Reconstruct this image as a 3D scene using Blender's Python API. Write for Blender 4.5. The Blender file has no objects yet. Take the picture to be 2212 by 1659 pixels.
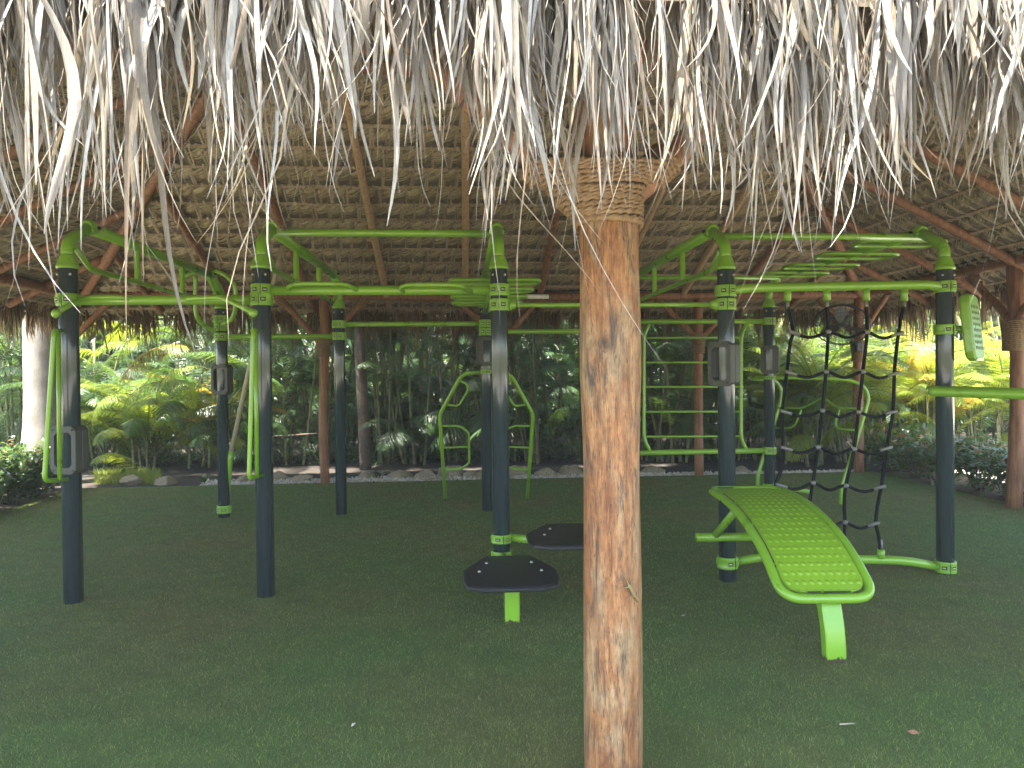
import bpy, math, random
import numpy as np
from mathutils import Vector, Matrix
rnd = random.Random(11)
rng = np.random.default_rng(11)
sc = bpy.context.scene
COL = sc.collection
PI = math.pi
R_ = math.radians

# ------------------------------------------------------------------ camera
FPX = 1534.0                       # focal length for a picture 2212 px wide
CAM = np.array((0.0, 0.0, 1.55))
PITCH, ROLL = 0.0124, 0.0101
F0 = np.array((0, math.cos(PITCH), -math.sin(PITCH)))
RW = np.array((1.0, 0, 0)); UW = np.array((0, math.sin(PITCH), math.cos(PITCH)))
RT = math.cos(ROLL) * RW - math.sin(ROLL) * UW
UP = math.cos(ROLL) * UW + math.sin(ROLL) * RW
def ray(px, py):
    return F0 + RT * (px - 1106) / FPX + UP * (829.5 - py) / FPX
def P(px, py, Y):                  # survey point seen in the photograph at distance Y
    d = ray(px, py); return CAM + d * (Y / d[1])
def G(px, py, z=0.0):              # survey point on the ground
    d = ray(px, py); return CAM + d * ((z - CAM[2]) / d[2])
cam_d = bpy.data.cameras.new('camera'); cam = bpy.data.objects.new('camera', cam_d); COL.objects.link(cam)
cam_d.sensor_width = 36.0; cam_d.lens = FPX * 36.0 / 2212; cam_d.clip_end = 500; cam_d.clip_start = 0.05
M = Matrix(((RT[0], UP[0], -F0[0], CAM[0]), (RT[1], UP[1], -F0[1], CAM[1]), (RT[2], UP[2], -F0[2], CAM[2]), (0, 0, 0, 1)))
cam.matrix_world = M
sc.camera = cam

# ------------------------------------------------------------------ mesh builder
class MB:
    def __init__(s): s.v = []; s.f = []; s.n = 0
    def add(s, V, Fs, mat=0, smooth=True):
        V = np.asarray(V, float).reshape(-1, 3)
        for F in (Fs if isinstance(Fs, list) else [Fs]):
            F = np.asarray(F, int)
            if len(F): s.f.append((F + s.n, mat, smooth))
        s.v.append(V); s.n += len(V)
    def mesh(s, name, mats, origin=(0, 0, 0)):
        me = bpy.data.meshes.new(name)
        V = np.concatenate(s.v) - np.asarray(origin, float)
        me.vertices.add(len(V)); me.vertices.foreach_set('co', V.astype(np.float32).ravel())
        li = np.concatenate([F.ravel() for F, m, k in s.f])
        tot = np.concatenate([np.full(len(F), F.shape[1]) for F, m, k in s.f])
        st = np.concatenate([[0], np.cumsum(tot)[:-1]])
        me.loops.add(len(li)); me.loops.foreach_set('vertex_index', li.astype(np.int32))
        me.polygons.add(len(tot)); me.polygons.foreach_set('loop_start', st.astype(np.int32))
        me.polygons.foreach_set('material_index', np.concatenate([np.full(len(F), m) for F, m, k in s.f]).astype(np.int32))
        me.polygons.foreach_set('use_smooth', np.concatenate([np.full(len(F), k) for F, m, k in s.f]))
        for m in (mats if isinstance(mats, (list, tuple)) else [mats]): me.materials.append(m)
        me.update(calc_edges=True); me.validate()
        return me
    # --- primitives
    def tube(s, pts, r, seg=12, closed=False, caps=True, mat=0, round_end=False):
        p = np.asarray(pts, float); n = len(p)
        r = np.full(n, r, float) if np.isscalar(r) else np.asarray(r, float)
        if round_end and not closed:
            a = np.array((0.0, .5, .87)) * 1.0
            t0 = p[0] - p[1]; t0 /= np.linalg.norm(t0); t1 = p[-1] - p[-2]; t1 /= np.linalg.norm(t1)
            pre = [p[0] + t0 * r[0] * x for x in (.98, .8, .45)]; prr = [r[0] * x for x in (.2, .6, .89)]
            p = np.concatenate([pre, p, [p[-1] + t1 * r[-1] * x for x in (.45, .8, .98)]])
            r = np.concatenate([prr, r, [r[-1] * x for x in (.89, .6, .2)]]); n = len(p)
        if closed: T = np.roll(p, -1, 0) - np.roll(p, 1, 0)
        else:
            T = np.empty_like(p); T[1:-1] = p[2:] - p[:-2]; T[0] = p[1] - p[0]; T[-1] = p[-1] - p[-2]
        T /= np.linalg.norm(T, axis=1)[:, None] + 1e-12
        u = np.cross(T[0], (0, 0, 1)) if abs(T[0][2]) < .95 else np.cross(T[0], (0, 1, 0))
        u /= np.linalg.norm(u); ang = np.linspace(0, 2 * PI, seg, endpoint=False)
        V = np.empty((n, seg, 3))
        for i in range(n):
            u = u - T[i] * np.dot(u, T[i]); u /= np.linalg.norm(u) + 1e-12; w = np.cross(T[i], u)
            V[i] = p[i] + r[i] * (np.cos(ang)[:, None] * u + np.sin(ang)[:, None] * w)
        i = np.arange(n if closed else n - 1)[:, None] * seg; j = np.arange(seg)[None]
        i2 = ((np.arange(n if closed else n - 1) + 1) % n)[:, None] * seg; j2 = (j + 1) % seg
        Q = np.stack([i + j, i + j2, i2 + j2, i2 + j], -1).reshape(-1, 4)
        Fs = [Q]
        s.add(V, Fs, mat)
        if caps and not closed:
            b = s.n - n * seg
            s.f.append((np.array([list(range(seg))[::-1]]) + b, mat, False))
            s.f.append((np.array([list(range(seg))]) + b + (n - 1) * seg, mat, False))
    def lathe(s, prof, c=(0, 0, 0), seg=24, mat=0, axis=None, smooth=True):
        prof = np.asarray(prof, float); n = len(prof); a = np.linspace(0, 2 * PI, seg, endpoint=False)
        V = np.empty((n, seg, 3)); V[..., 0] = prof[:, :1] * np.cos(a); V[..., 1] = prof[:, :1] * np.sin(a); V[..., 2] = prof[:, 1:2]
        V = V.reshape(-1, 3)
        if axis is not None:
            q = Vector((0, 0, 1)).rotation_difference(Vector(axis)).to_matrix(); V = V @ np.array(q).T
        V = V + np.asarray(c, float)
        i = np.arange(n - 1)[:, None] * seg; j = np.arange(seg)[None]; j2 = (j + 1) % seg
        s.add(V, np.stack([i + j, i + j2, i + seg + j2, i + seg + j], -1).reshape(-1, 4), mat, smooth)
    def box(s, c, size, ax=None, mat=0, bev=0.0, smooth=False):
        # box with optional chamfered edges; ax = 3 row axes
        hx, hy, hz = np.asarray(size, float) / 2
        if bev <= 0:
            V = np.array([(x, y, z) for x in (-hx, hx) for y in (-hy, hy) for z in (-hz, hz)])
            Q = [(0, 1, 3, 2), (4, 6, 7, 5), (0, 4, 5, 1), (2, 3, 7, 6), (0, 2, 6, 4), (1, 5, 7, 3)]; Fs = [np.array(Q)]
        else:
            b = min(bev, hx * .99, hy * .99, hz * .99); V = []; idx = {}
            for sx in (-1, 1):
                for sy in (-1, 1):
                    for sz in (-1, 1):
                        for k in range(3):
                            q = [sx * hx, sy * hy, sz * hz]
                            for m in range(3):
                                if m != k: q[m] -= (sx, sy, sz)[m] * b
                            idx[(sx, sy, sz, k)] = len(V); V.append(q)
            Q = []; T = []
            for k in range(3):
                i, j = [(1, 2), (2, 0), (0, 1)][k]
                for sg in (-1, 1):
                    q = []
                    for (a1, b1) in ((-1, -1), (1, -1), (1, 1), (-1, 1)):
                        sv = [0, 0, 0]; sv[k] = sg; sv[i] = a1; sv[j] = b1; q.append(idx[(*sv, k)])
                    Q.append(q if sg > 0 else q[::-1])
                for s1 in (-1, 1):
                    for s2 in (-1, 1):
                        e = []
                        for sg in (-1, 1):
                            sv = [0, 0, 0]; sv[k] = sg; sv[i] = s1; sv[j] = s2; e.append((idx[(*sv, i)], idx[(*sv, j)]))
                        q = [e[0][0], e[0][1], e[1][1], e[1][0]]; Q.append(q if s1 * s2 < 0 else q[::-1])
            for sx in (-1, 1):
                for sy in (-1, 1):
                    for sz in (-1, 1):
                        t = [idx[(sx, sy, sz, k)] for k in range(3)]; T.append(t if sx * sy * sz > 0 else t[::-1])
            V = np.array(V); Fs = [np.array(Q), np.array(T)]
        if ax is not None: V = V @ np.asarray(ax, float)
        s.add(V + np.asarray(c, float), Fs, mat, smooth)
    def prism(s, poly, z0, z1, mat=0, f=None, bev=0.0):
        # closed prism over a convex outline; f maps (x, y, z) to world
        poly = np.asarray(poly, float); n = len(poly)
        cen = poly.mean(0)
        lay = [(z0, 0), (z1, 0)] if bev <= 0 else [(z0, bev), (z0 + bev, 0), (z1 - bev, 0), (z1, bev)]
        V = []
        for z, ins in lay:
            for q in poly:
                d = q - cen; L = np.linalg.norm(d); V.append((*(cen + d * (1 - ins / L)), z))
        V = np.array(V); 
        if f is not None: V = np.array([f(*q) for q in V])
        Q = [(k * n + i, k * n + (i + 1) % n, (k + 1) * n + (i + 1) % n, (k + 1) * n + i) for k in range(len(lay) - 1) for i in range(n)]
        s.add(V, [np.array(Q), np.array([list(range(n))[::-1]]), np.array([[(len(lay) - 1) * n + i for i in range(n)]])], mat, False)
    def ribbons(s, C, S, mat=0, fold=None):
        # C (N,K,3) centre lines, S (N,K,3) half-width vectors; fold (N,K,3) pushes the midrib out
        N, K = C.shape[:2]; w = 3 if fold is not None else 2
        V = np.empty((N, K, w, 3)); V[:, :, 0] = C - S; V[:, :, -1] = C + S
        if w == 3: V[:, :, 1] = C + fold
        base = (np.arange(N) * K * w)[:, None, None] + (np.arange(K - 1) * w)[None, :, None] + np.arange(w - 1)[None, None]
        s.add(V, np.stack([base, base + 1, base + w + 1, base + w], -1).reshape(-1, 4), mat, True)
    def ball(s, c, r, mat=0, seg=12, sq=(1, 1, 1)):
        a = np.linspace(0, PI, 8); V = [(math.sin(t) * math.cos(f) * r * sq[0], math.sin(t) * math.sin(f) * r * sq[1], math.cos(t) * r * sq[2]) for t in a for f in np.linspace(0, 2 * PI, seg, endpoint=False)]
        i = np.arange(7)[:, None] * seg; j = np.arange(seg)[None]; j2 = (j + 1) % seg
        s.add(np.array(V) + np.asarray(c, float), np.stack([i + j, i + seg + j, i + seg + j2, i + j2], -1).reshape(-1, 4), mat)

def fillet(pts, rad, n=5, closed=False):
    p = [np.asarray(q, float) for q in pts]; out = []; m = len(p)
    for i in range(m):
        if not closed and i in (0, m - 1): out.append(p[i]); continue
        a, b, c = p[i - 1], p[i], p[(i + 1) % m]
        d1 = a - b; d2 = c - b; L1 = np.linalg.norm(d1); L2 = np.linalg.norm(d2); r = min(rad, L1 * .49, L2 * .49)
        s, e = b + d1 / L1 * r, b + d2 / L2 * r
        for t in np.linspace(0, 1, n): out.append((1 - t) ** 2 * s + 2 * t * (1 - t) * b + t * t * e)
    return np.array(out)
def smooth_path(pts, n=8):                 # Catmull-Rom through the points
    p = np.asarray(pts, float); q = np.concatenate([[2 * p[0] - p[1]], p, [2 * p[-1] - p[-2]]]); out = []
    for i in range(len(p) - 1):
        a, b, c, d = q[i:i + 4]
        for t in np.linspace(0, 1, n, endpoint=False):
            out.append(.5 * (2 * b + (c - a) * t + (2 * a - 5 * b + 4 * c - d) * t * t + (3 * b - a - 3 * c + d) * t ** 3))
    out.append(p[-1]); return np.array(out)

# ------------------------------------------------------------------ objects
def tag(o, label=None, cat=None, group=None, kind=None):
    if label: o['label'] = label
    if cat: o['category'] = cat
    if group: o['group'] = group
    if kind: o['kind'] = kind
    return o
def thing(name, loc, label, cat, group=None):
    o = bpy.data.objects.new(name, None); COL.objects.link(o); o.location = Vector(loc); o.empty_display_size = .1
    return tag(o, label, cat, group)
def origin_of(o):
    p = np.zeros(3)
    while o is not None: p += np.array(o.location); o = o.parent
    return p
def part(name, mb, mats, parent):          # parent has no rotation; mesh given in world coordinates
    o = bpy.data.objects.new(name, mb.mesh(name, mats, origin_of(parent))); COL.objects.link(o); o.parent = parent
    return o
def solo(name, mb, mats, loc=(0, 0, 0)):
    o = bpy.data.objects.new(name, mb.mesh(name, mats, loc)); COL.objects.link(o); o.location = Vector(loc)
    return o
def inst(name, me, parent, loc, rot=(0, 0, 0), scale=(1, 1, 1)):
    o = bpy.data.objects.new(name, me); COL.objects.link(o); o.parent = parent
    o.location = loc; o.rotation_euler = rot; o.scale = scale
    return o

# ------------------------------------------------------------------ materials
def mat(name, build):
    m = bpy.data.materials.new(name); m.use_nodes = True; nt = m.node_tree; nt.nodes.clear()
    out = nt.nodes.new('ShaderNodeOutputMaterial')
    class N: pass
    h = N(); h.nt = nt
    def node(t, **k):
        n = nt.nodes.new(t)
        for a, b in k.items():
            if a.startswith('i_'):
                key = a[2:].replace('_', ' ')
                n.inputs[int(key) if key.isdigit() else key].default_value = b
            else: setattr(n, a, b)
        return n
    h.node = node; h.link = lambda a, b: nt.links.new(a, b)
    h.coord = lambda k='Object': node('ShaderNodeTexCoord').outputs[k]
    def noise(scale, detail=4, rough=.55, vec=None, dist=0.0):
        n = node('ShaderNodeTexNoise'); n.inputs['Scale'].default_value = scale; n.inputs['Detail'].default_value = detail
        n.inputs['Roughness'].default_value = rough; n.inputs['Distortion'].default_value = dist
        if vec is not None: h.link(vec, n.inputs['Vector'])
        return n.outputs['Fac']
    h.noise = noise
    def scaled(v, s):
        n = node('ShaderNodeMapping'); n.inputs['Scale'].default_value = s; h.link(v, n.inputs['Vector']); return n.outputs[0]
    h.scaled = scaled
    def ramp(fac, stops, interp='LINEAR'):
        n = node('ShaderNodeValToRGB'); r = n.color_ramp; r.interpolation = interp
        while len(r.elements) < len(stops): r.elements.new(.5)
        for e, (p, c) in zip(r.elements, stops):
            e.position = p; e.color = (*c, 1) if len(c) == 3 else c
        h.link(fac, n.inputs[0]); return n.outputs[0]
    h.ramp = ramp
    def mix(a, b, fac, mode='MIX'):
        n = node('ShaderNodeMix', data_type='RGBA', blend_type=mode)
        for v, i in ((a, 6), (b, 7)):
            if isinstance(v, tuple): n.inputs[i].default_value = (*v, 1)
            else: h.link(v, n.inputs[i])
        if isinstance(fac, (int, float)): n.inputs[0].default_value = fac
        else: h.link(fac, n.inputs[0])
        return n.outputs[2]
    h.mix = mix
    def bump(hgt, strength=.3, dist=.01):
        n = node('ShaderNodeBump'); n.inputs['Strength'].default_value = strength; n.inputs['Distance'].default_value = dist
        h.link(hgt, n.inputs['Height']); return n.outputs[0]
    h.bump = bump
    def bsdf(col, rough=.5, normal=None, metal=0.0, coat=0.0, spec=.5):
        n = node('ShaderNodeBsdfPrincipled')
        if isinstance(col, tuple): n.inputs['Base Color'].default_value = (*col, 1)
        else: h.link(col, n.inputs['Base Color'])
        if isinstance(rough, (int, float)): n.inputs['Roughness'].default_value = rough
        else: h.link(rough, n.inputs['Roughness'])
        n.inputs['Metallic'].default_value = metal; n.inputs['Coat Weight'].default_value = coat; n.inputs['Specular IOR Level'].default_value = spec
        if normal is not None: h.link(normal, n.inputs['Normal'])
        return n.outputs[0]
    h.bsdf = bsdf
    def transl(shader, col, fac):
        t = node('ShaderNodeBsdfTranslucent')
        if isinstance(col, tuple): t.inputs[0].default_value = (*col, 1)
        else: h.link(col, t.inputs[0])
        m2 = node('ShaderNodeMixShader'); m2.inputs[0].default_value = fac
        h.link(shader, m2.inputs[1]); h.link(t.outputs[0], m2.inputs[2]); return m2.outputs[0]
    h.transl = transl
    h.island = lambda: node('ShaderNodeNewGeometry').outputs['Random Per Island']
    h.objrand = lambda: node('ShaderNodeObjectInfo').outputs['Random']
    h.out = lambda s: h.link(s, out.inputs['Surface'])
    build(h); return m

def m_green(h):
    c = h.coord(); d = h.noise(6, 5, .6, c); s = h.noise(60, 3, .7, h.scaled(c, (1, 1, .3)))
    col = h.mix(h.ramp(d, [(.3, (.155, .32, .020)), (.7, (.19, .37, .024))]), (.10, .16, .02), h.ramp(s, [(.66, (0, 0, 0)), (.82, (.5, .5, .5))]))
    h.out(h.bsdf(col, h.ramp(d, [(.3, (.24,) * 3), (.7, (.38,) * 3)]), h.bump(h.noise(180, 2, .5, c), .05, .002), coat=.25))
M_GREEN = mat('green_powder_coat', m_green)
def m_board(h):
    c = h.coord(); d = h.noise(9, 6, .65, c); s = h.noise(45, 4, .7, c)
    col = h.mix(h.ramp(d, [(.3, (.175, .32, .014)), (.7, (.21, .37, .02))]), (.09, .13, .015), h.ramp(s, [(.64, (0, 0, 0)), (.82, (.45, .45, .45))]))
    h.out(h.bsdf(col, h.ramp(d, [(.3, (.3,) * 3), (.7, (.5,) * 3)]), h.bump(s, .08, .003)))
M_BOARD = mat('scuffed_green_coat', m_board)
def m_worn(h):
    c = h.coord(); z = h.node('ShaderNodeSeparateXYZ'); h.link(c, z.inputs[0])
    n = h.noise(38, 5, .75, h.scaled(c, (1, 1, .6)))
    a = h.node('ShaderNodeMath', operation='MULTIPLY_ADD'); h.link(z.outputs[2], a.inputs[0]); a.inputs[1].default_value = 9.0; h.link(n, a.inputs[2])
    f = h.ramp(a.outputs[0], [(.66, (1, 1, 1)), (.72, (0, 0, 0))])
    col = h.mix((.19, .38, .02), (.055, .035, .022), f)
    h.out(h.bsdf(col, .34, coat=.2))
M_WORN = mat('green_coat_worn_at_foot', m_worn)
def m_post(h):
    c = h.coord(); s = h.noise(5, 4, .6, h.scaled(c, (9, 9, .5))); d = h.noise(30, 4, .7, c)
    col = h.ramp(s, [(.3, (.020, .030, .034)), (.7, (.032, .046, .050))])
    h.out(h.bsdf(col, h.ramp(d, [(.3, (.13,) * 3), (.75, (.22,) * 3)]), coat=.3))
M_POST = mat('dark_blue_powder_coat', m_post)
def m_plain(col, rough, metal=0.0, bs=0, bstr=.2, var=.15, coat=0.0):
    def f(h):
        c = h.coord(); n = h.noise(25, 4, .6, c)
        lo = tuple(x * (1 - var) for x in col); hi = tuple(x * (1 + var) for x in col)
        h.out(h.bsdf(h.ramp(n, [(.3, lo), (.7, hi)]), rough, h.bump(h.noise(bs, 3, .6, c), bstr, .003) if bs else None, metal=metal, coat=coat))
    return f
M_GREY = mat('grey_moulded_plastic', m_plain((.046, .048, .040), .6, bs=200, bstr=.1))
M_GREYD = mat('dark_seam', m_plain((.02, .02, .02), .8))
M_PRINT = mat('dark_print_panel', m_plain((.022, .028, .034), .35))
M_FIG = mat('orange_figure_print', m_plain((.34, .13, .075), .5))
M_LINE = mat('pale_print', m_plain((.16, .16, .15), .5))
M_BLACK = mat('black_rubber', m_plain((.013, .013, .014), .38, bs=70, bstr=.35))
M_BLACKE = mat('black_plastic', m_plain((.012, .013, .014), .45))
M_STEEL = mat('dull_steel', m_plain((.5, .48, .42), .38, metal=.85))
M_SILVER = mat('grey_alloy', m_plain((.17, .165, .15), .5, metal=.5))
M_CABLE = mat('black_cable', m_plain((.012, .012, .014), .5))
M_WHITE = mat('white_plastic', m_plain((.7, .7, .68), .3))
M_POLE = mat('beige_pole', m_plain((.33, .29, .20), .5))
M_NETROPE = mat('dark_net_rope', lambda h: h.out(h.bsdf((.006, .008, .009), .8, spec=.08, normal=h.bump(h.node('ShaderNodeTexWave', i_Scale=90.0, i_Distortion=1.0).outputs['Fac'], .5, .004))))
def m_jute(h):
    c = h.coord(); n = h.noise(40, 5, .7, c); f = h.noise(400, 2, .6, c)
    h.out(h.bsdf(h.ramp(n, [(.25, (.115, .072, .036)), (.75, (.29, .195, .108))]), .9, h.bump(f, .5, .003), spec=.15))
M_JUTE = mat('jute_rope', m_jute)
def wood(dark, mid, pale, grain=1.0, grey=0.0):
    def f(h):
        c = h.coord(); r = h.objrand()
        v = h.node('ShaderNodeVectorMath', operation='ADD'); h.link(c, v.inputs[0]); cx = h.node('ShaderNodeCombineXYZ'); h.link(r, cx.inputs[2])
        mu = h.node('ShaderNodeVectorMath', operation='SCALE'); h.link(cx.outputs[0], mu.inputs[0]); mu.inputs['Scale'].default_value = 17.0
        h.link(mu.outputs[0], v.inputs[1]); c = v.outputs[0]
        g = h.noise(7 * grain, 7, .66, h.scaled(c, (4, 4, .45)), .35); fine = h.noise(60 * grain, 4, .7, h.scaled(c, (2, 2, .06))); big = h.noise(3.2, 4, .6, h.scaled(c, (1.6, 1.6, .8)))
        col = h.ramp(g, [(.28, dark), (.47, mid), (.72, pale)])
        col = h.mix(col, tuple(x * .55 for x in dark), h.ramp(fine, [(.55, (0, 0, 0)), (.72, (.6, .6, .6))]))
        if grey: col = h.mix(col, (.27, .22, .15), h.ramp(big, [(.47, (0, 0, 0)), (.66, (grey,) * 3)]))
        h.out(h.bsdf(col, .62, h.bump(fine, .35, .006), spec=.3))
    return f
M_LOG = mat('varnished_red_log', wood((.075, .034, .018), (.19, .088, .044), (.30, .155, .082)))
M_RAFT = mat('pale_brown_rafter', wood((.19, .115, .06), (.35, .225, .125), (.47, .32, .19)))
def m_bigpost(h):
    c = h.coord()
    g = h.noise(6, 8, .68, h.scaled(c, (5, 5, .8)), .6); fine = h.noise(70, 6, .78, h.scaled(c, (2, 2, .13)))
    patch = h.noise(2.6, 5, .6, h.scaled(c, (2.6, 2.6, .8)), .8); streak = h.noise(4, 7, .72, h.scaled(c, (6, 6, .95)), .8)
    red = h.ramp(g, [(.24, (.075, .024, .010)), (.43, (.18, .075, .027)), (.60, (.28, .135, .050)), (.82, (.36, .205, .095))])
    pale = h.ramp(g, [(.3, (.12, .085, .045)), (.55, (.26, .175, .09)), (.8, (.38, .28, .165))])
    col = h.mix(red, pale, h.ramp(patch, [(.46, (0, 0, 0)), (.60, (.9, .9, .9))]))
    rg = h.noise(26, 8, .78, h.scaled(c, (3, 3, 1.0)), .3); col = h.mix(col, h.ramp(rg, [(.32, (.52,) * 3), (.5, (.98,) * 3), (.68, (1.35,) * 3)]), .9, 'MULTIPLY')
    crack = h.noise(9, 3, .5, h.scaled(c, (6, 6, .28)), .25); col = h.mix(col, (.03, .018, .012), h.ramp(crack, [(.485, (0, 0, 0)), (.498, (.8, .8, .8)), (.502, (.8, .8, .8)), (.515, (0, 0, 0))]))
    col = h.mix(col, (.038, .028, .024), h.ramp(streak, [(.535, (0, 0, 0)), (.65, (.85, .85, .85))]))
    col = h.mix(col, (.09, .045, .022), h.ramp(fine, [(.56, (0, 0, 0)), (.75, (.55, .55, .55))]))
    nz = h.node('ShaderNodeVectorMath', operation='DISTANCE'); h.link(h.scaled(c, (1, 1, .62)), nz.inputs[0]); nz.inputs[1].default_value = (-.030, -.10, .658)
    col = h.mix(col, (.03, .018, .012), h.ramp(nz.outputs['Value'], [(.006, (.9, .9, .9)), (.014, (.45, .45, .45)), (.026, (.0, .0, .0))]))
    h.out(h.bsdf(col, .58, h.bump(h.mix(fine, rg, .5), .7, .008), spec=.3))
M_BIGPOST = mat('peeled_log_post', m_bigpost)
def m_thatch(cols, tr, trc):
    def f(h):
        i = h.island(); c = h.coord(); n = h.noise(30, 4, .7, h.scaled(c, (1, 1, .35))); st = h.noise(420, 3, .7, h.scaled(c, (1, 1, .05))); mo = h.noise(14, 6, .7, c)
        col = h.ramp(i, [(k / (len(cols) - 1), q) for k, q in enumerate(cols)])
        col = h.mix(col, h.ramp(n, [(.3, (.45,) * 3), (.65, (1.0,) * 3)]), .75, 'MULTIPLY')
        col = h.mix(col, h.ramp(st, [(.35, (.62,) * 3), (.62, (1.12,) * 3)]), .8, 'MULTIPLY'); col = h.mix(col, (.055, .045, .036), h.ramp(mo, [(.56, (0, 0, 0)), (.72, (.65, .65, .65))]))
        s = h.bsdf(col, .65, spec=.25)
        h.out(h.transl(s, h.mix(col, trc, .35), tr))
    return f
M_THATCH = mat('bleached_thatch_leaf', m_thatch([(.16, .135, .105), (.32, .285, .235), (.28, .225, .145), (.40, .375, .33), (.17, .125, .08), (.46, .44, .39), (.34, .30, .235)], .20, (.5, .36, .16)))
M_THATCHB = mat('shaded_brown_thatch_leaf', m_thatch([(.15, .095, .05), (.26, .18, .10), (.20, .13, .07), (.34, .25, .15), (.12, .075, .04), (.40, .31, .2)], .22, (.4, .22, .08)))  # browner copy for the back and side eaves, shade put into the colour
M_WEAVE = mat('woven_thatch_leaf', m_thatch([(.37, .295, .17), (.52, .42, .25), (.44, .345, .20), (.60, .50, .32), (.30, .235, .13), (.55, .445, .265)], .05, (.3, .25, .12)))
M_BATTEN = mat('thatch_batten', m_thatch([(.32, .22, .14), (.43, .30, .19), (.50, .37, .24), (.37, .26, .165)], .0, (.3, .25, .12)))
M_TAB = mat('pale_leaf_tab', m_thatch([(.34, .30, .21), (.46, .41, .30), (.38, .33, .24), (.28, .24, .18)], .05, (.4, .3, .2)))
M_SLAB = mat('thatch_core', m_plain((.17, .135, .09), .95, bs=40, bstr=.8, var=.4))
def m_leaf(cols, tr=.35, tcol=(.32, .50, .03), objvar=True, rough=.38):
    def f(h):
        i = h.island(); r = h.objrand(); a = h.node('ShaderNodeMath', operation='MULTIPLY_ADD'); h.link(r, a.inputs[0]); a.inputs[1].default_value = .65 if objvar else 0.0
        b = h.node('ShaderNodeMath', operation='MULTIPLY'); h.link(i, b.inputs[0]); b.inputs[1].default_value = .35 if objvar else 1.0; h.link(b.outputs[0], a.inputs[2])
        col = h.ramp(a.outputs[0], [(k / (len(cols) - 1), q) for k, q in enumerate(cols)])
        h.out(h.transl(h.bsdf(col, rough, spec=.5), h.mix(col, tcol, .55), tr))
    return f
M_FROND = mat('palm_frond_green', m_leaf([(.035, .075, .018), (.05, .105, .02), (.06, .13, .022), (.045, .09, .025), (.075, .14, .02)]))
M_FROND_D = mat('palm_frond_painted_shade', m_leaf([(.022, .050, .016), (.03, .065, .018), (.04, .08, .022), (.028, .055, .02)], .25, (.2, .36, .03)))  # darker frond copy for the dim centre, shade put into its colour
M_FROND_L = mat('palm_frond_painted_sunlit', m_leaf([(.10, .17, .02), (.13, .21, .022), (.17, .22, .02), (.11, .18, .025), (.20, .24, .025)], .5, (.55, .62, .03)))  # lighter frond copy for the bright sides, sunlight put into its colour
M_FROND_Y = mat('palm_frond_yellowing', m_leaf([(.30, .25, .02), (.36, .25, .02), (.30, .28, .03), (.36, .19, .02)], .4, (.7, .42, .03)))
M_CANE = mat('ringed_green_cane', None or (lambda h: h.out(h.bsdf(h.mix(h.ramp(h.objrand(), [(0, (.07, .085, .028)), (.5, (.14, .125, .05)), (1, (.10, .125, .035))]), (.05, .05, .025), h.ramp(h.node('ShaderNodeTexWave', bands_direction='Z', i_Scale=2.1, i_Distortion=2.0).outputs['Fac'], [(.80, (0, 0, 0)), (.97, (.8, .8, .8))])), .5))))
M_BUSH = mat('hedge_leaf', m_leaf([(.022, .05, .014), (.035, .08, .018), (.05, .10, .02), (.03, .065, .02), (.07, .11, .025)], .22, (.3, .45, .05), False, .3))
M_BUSHR = mat('hedge_new_leaf', m_leaf([(.30, .08, .04), (.36, .15, .06), (.25, .16, .04), (.40, .10, .06)], .3, (.6, .2, .05), False))
M_FLOWER = mat('red_flower', m_plain((.55, .05, .035), .5))
M_TWIG = mat('brown_twig', m_plain((.09, .06, .035), .8))
def m_trunk(h):
    c = h.coord(); n = h.noise(5, 6, .65, h.scaled(c, (1, 1, .5))); f = h.noise(50, 4, .7, c); w = h.node('ShaderNodeTexWave', bands_direction='Z', i_Scale=1.3, i_Distortion=3.0, i_Detail=3.0).outputs['Fac']
    col = h.ramp(n, [(.3, (.15, .13, .105)), (.55, (.25, .225, .19)), (.75, (.33, .31, .27))]); col = h.mix(col, (.12, .10, .075), h.ramp(f, [(.55, (0, 0, 0)), (.75, (.55, .55, .55))]))
    col = h.mix(col, (.16, .13, .10), h.ramp(w, [(.9, (0, 0, 0)), (.99, (.6, .6, .6))]))
    h.out(h.bsdf(col, .85, h.bump(f, .4, .01), spec=.2))
M_TRUNK = mat('grey_palm_bark', m_trunk)
M_BARK = mat('dark_bark', m_plain((.065, .05, .035), .9, bs=30, bstr=.8, var=.4))
def m_turf(h):
    c = h.coord(); big = h.noise(.55, 4, .55, c); mid = h.noise(5, 5, .65, c); fine = h.noise(240, 3, .75, c)
    col = h.ramp(fine, [(.3, (0.048, 0.078, 0.019)), (.52, (0.113, 0.170, 0.038)), (.72, (0.207, 0.287, 0.069))])
    col = h.mix(col, h.ramp(fine, [(.3, (0.069, 0.071, 0.021)), (.52, (0.161, 0.159, 0.046)), (.72, (0.265, 0.247, 0.079))]), h.ramp(big, [(.40, (0, 0, 0)), (.66, (0.977, 0.977, 0.892))]))
    col = h.mix(col, h.ramp(mid, [(.3, (.82,) * 3), (.7, (1.10,) * 3)]), 1.0, 'MULTIPLY')
    h.out(h.bsdf(col, .8, h.bump(fine, .9, .015), spec=.2))
M_TURF = mat('artificial_turf', m_turf)
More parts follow.
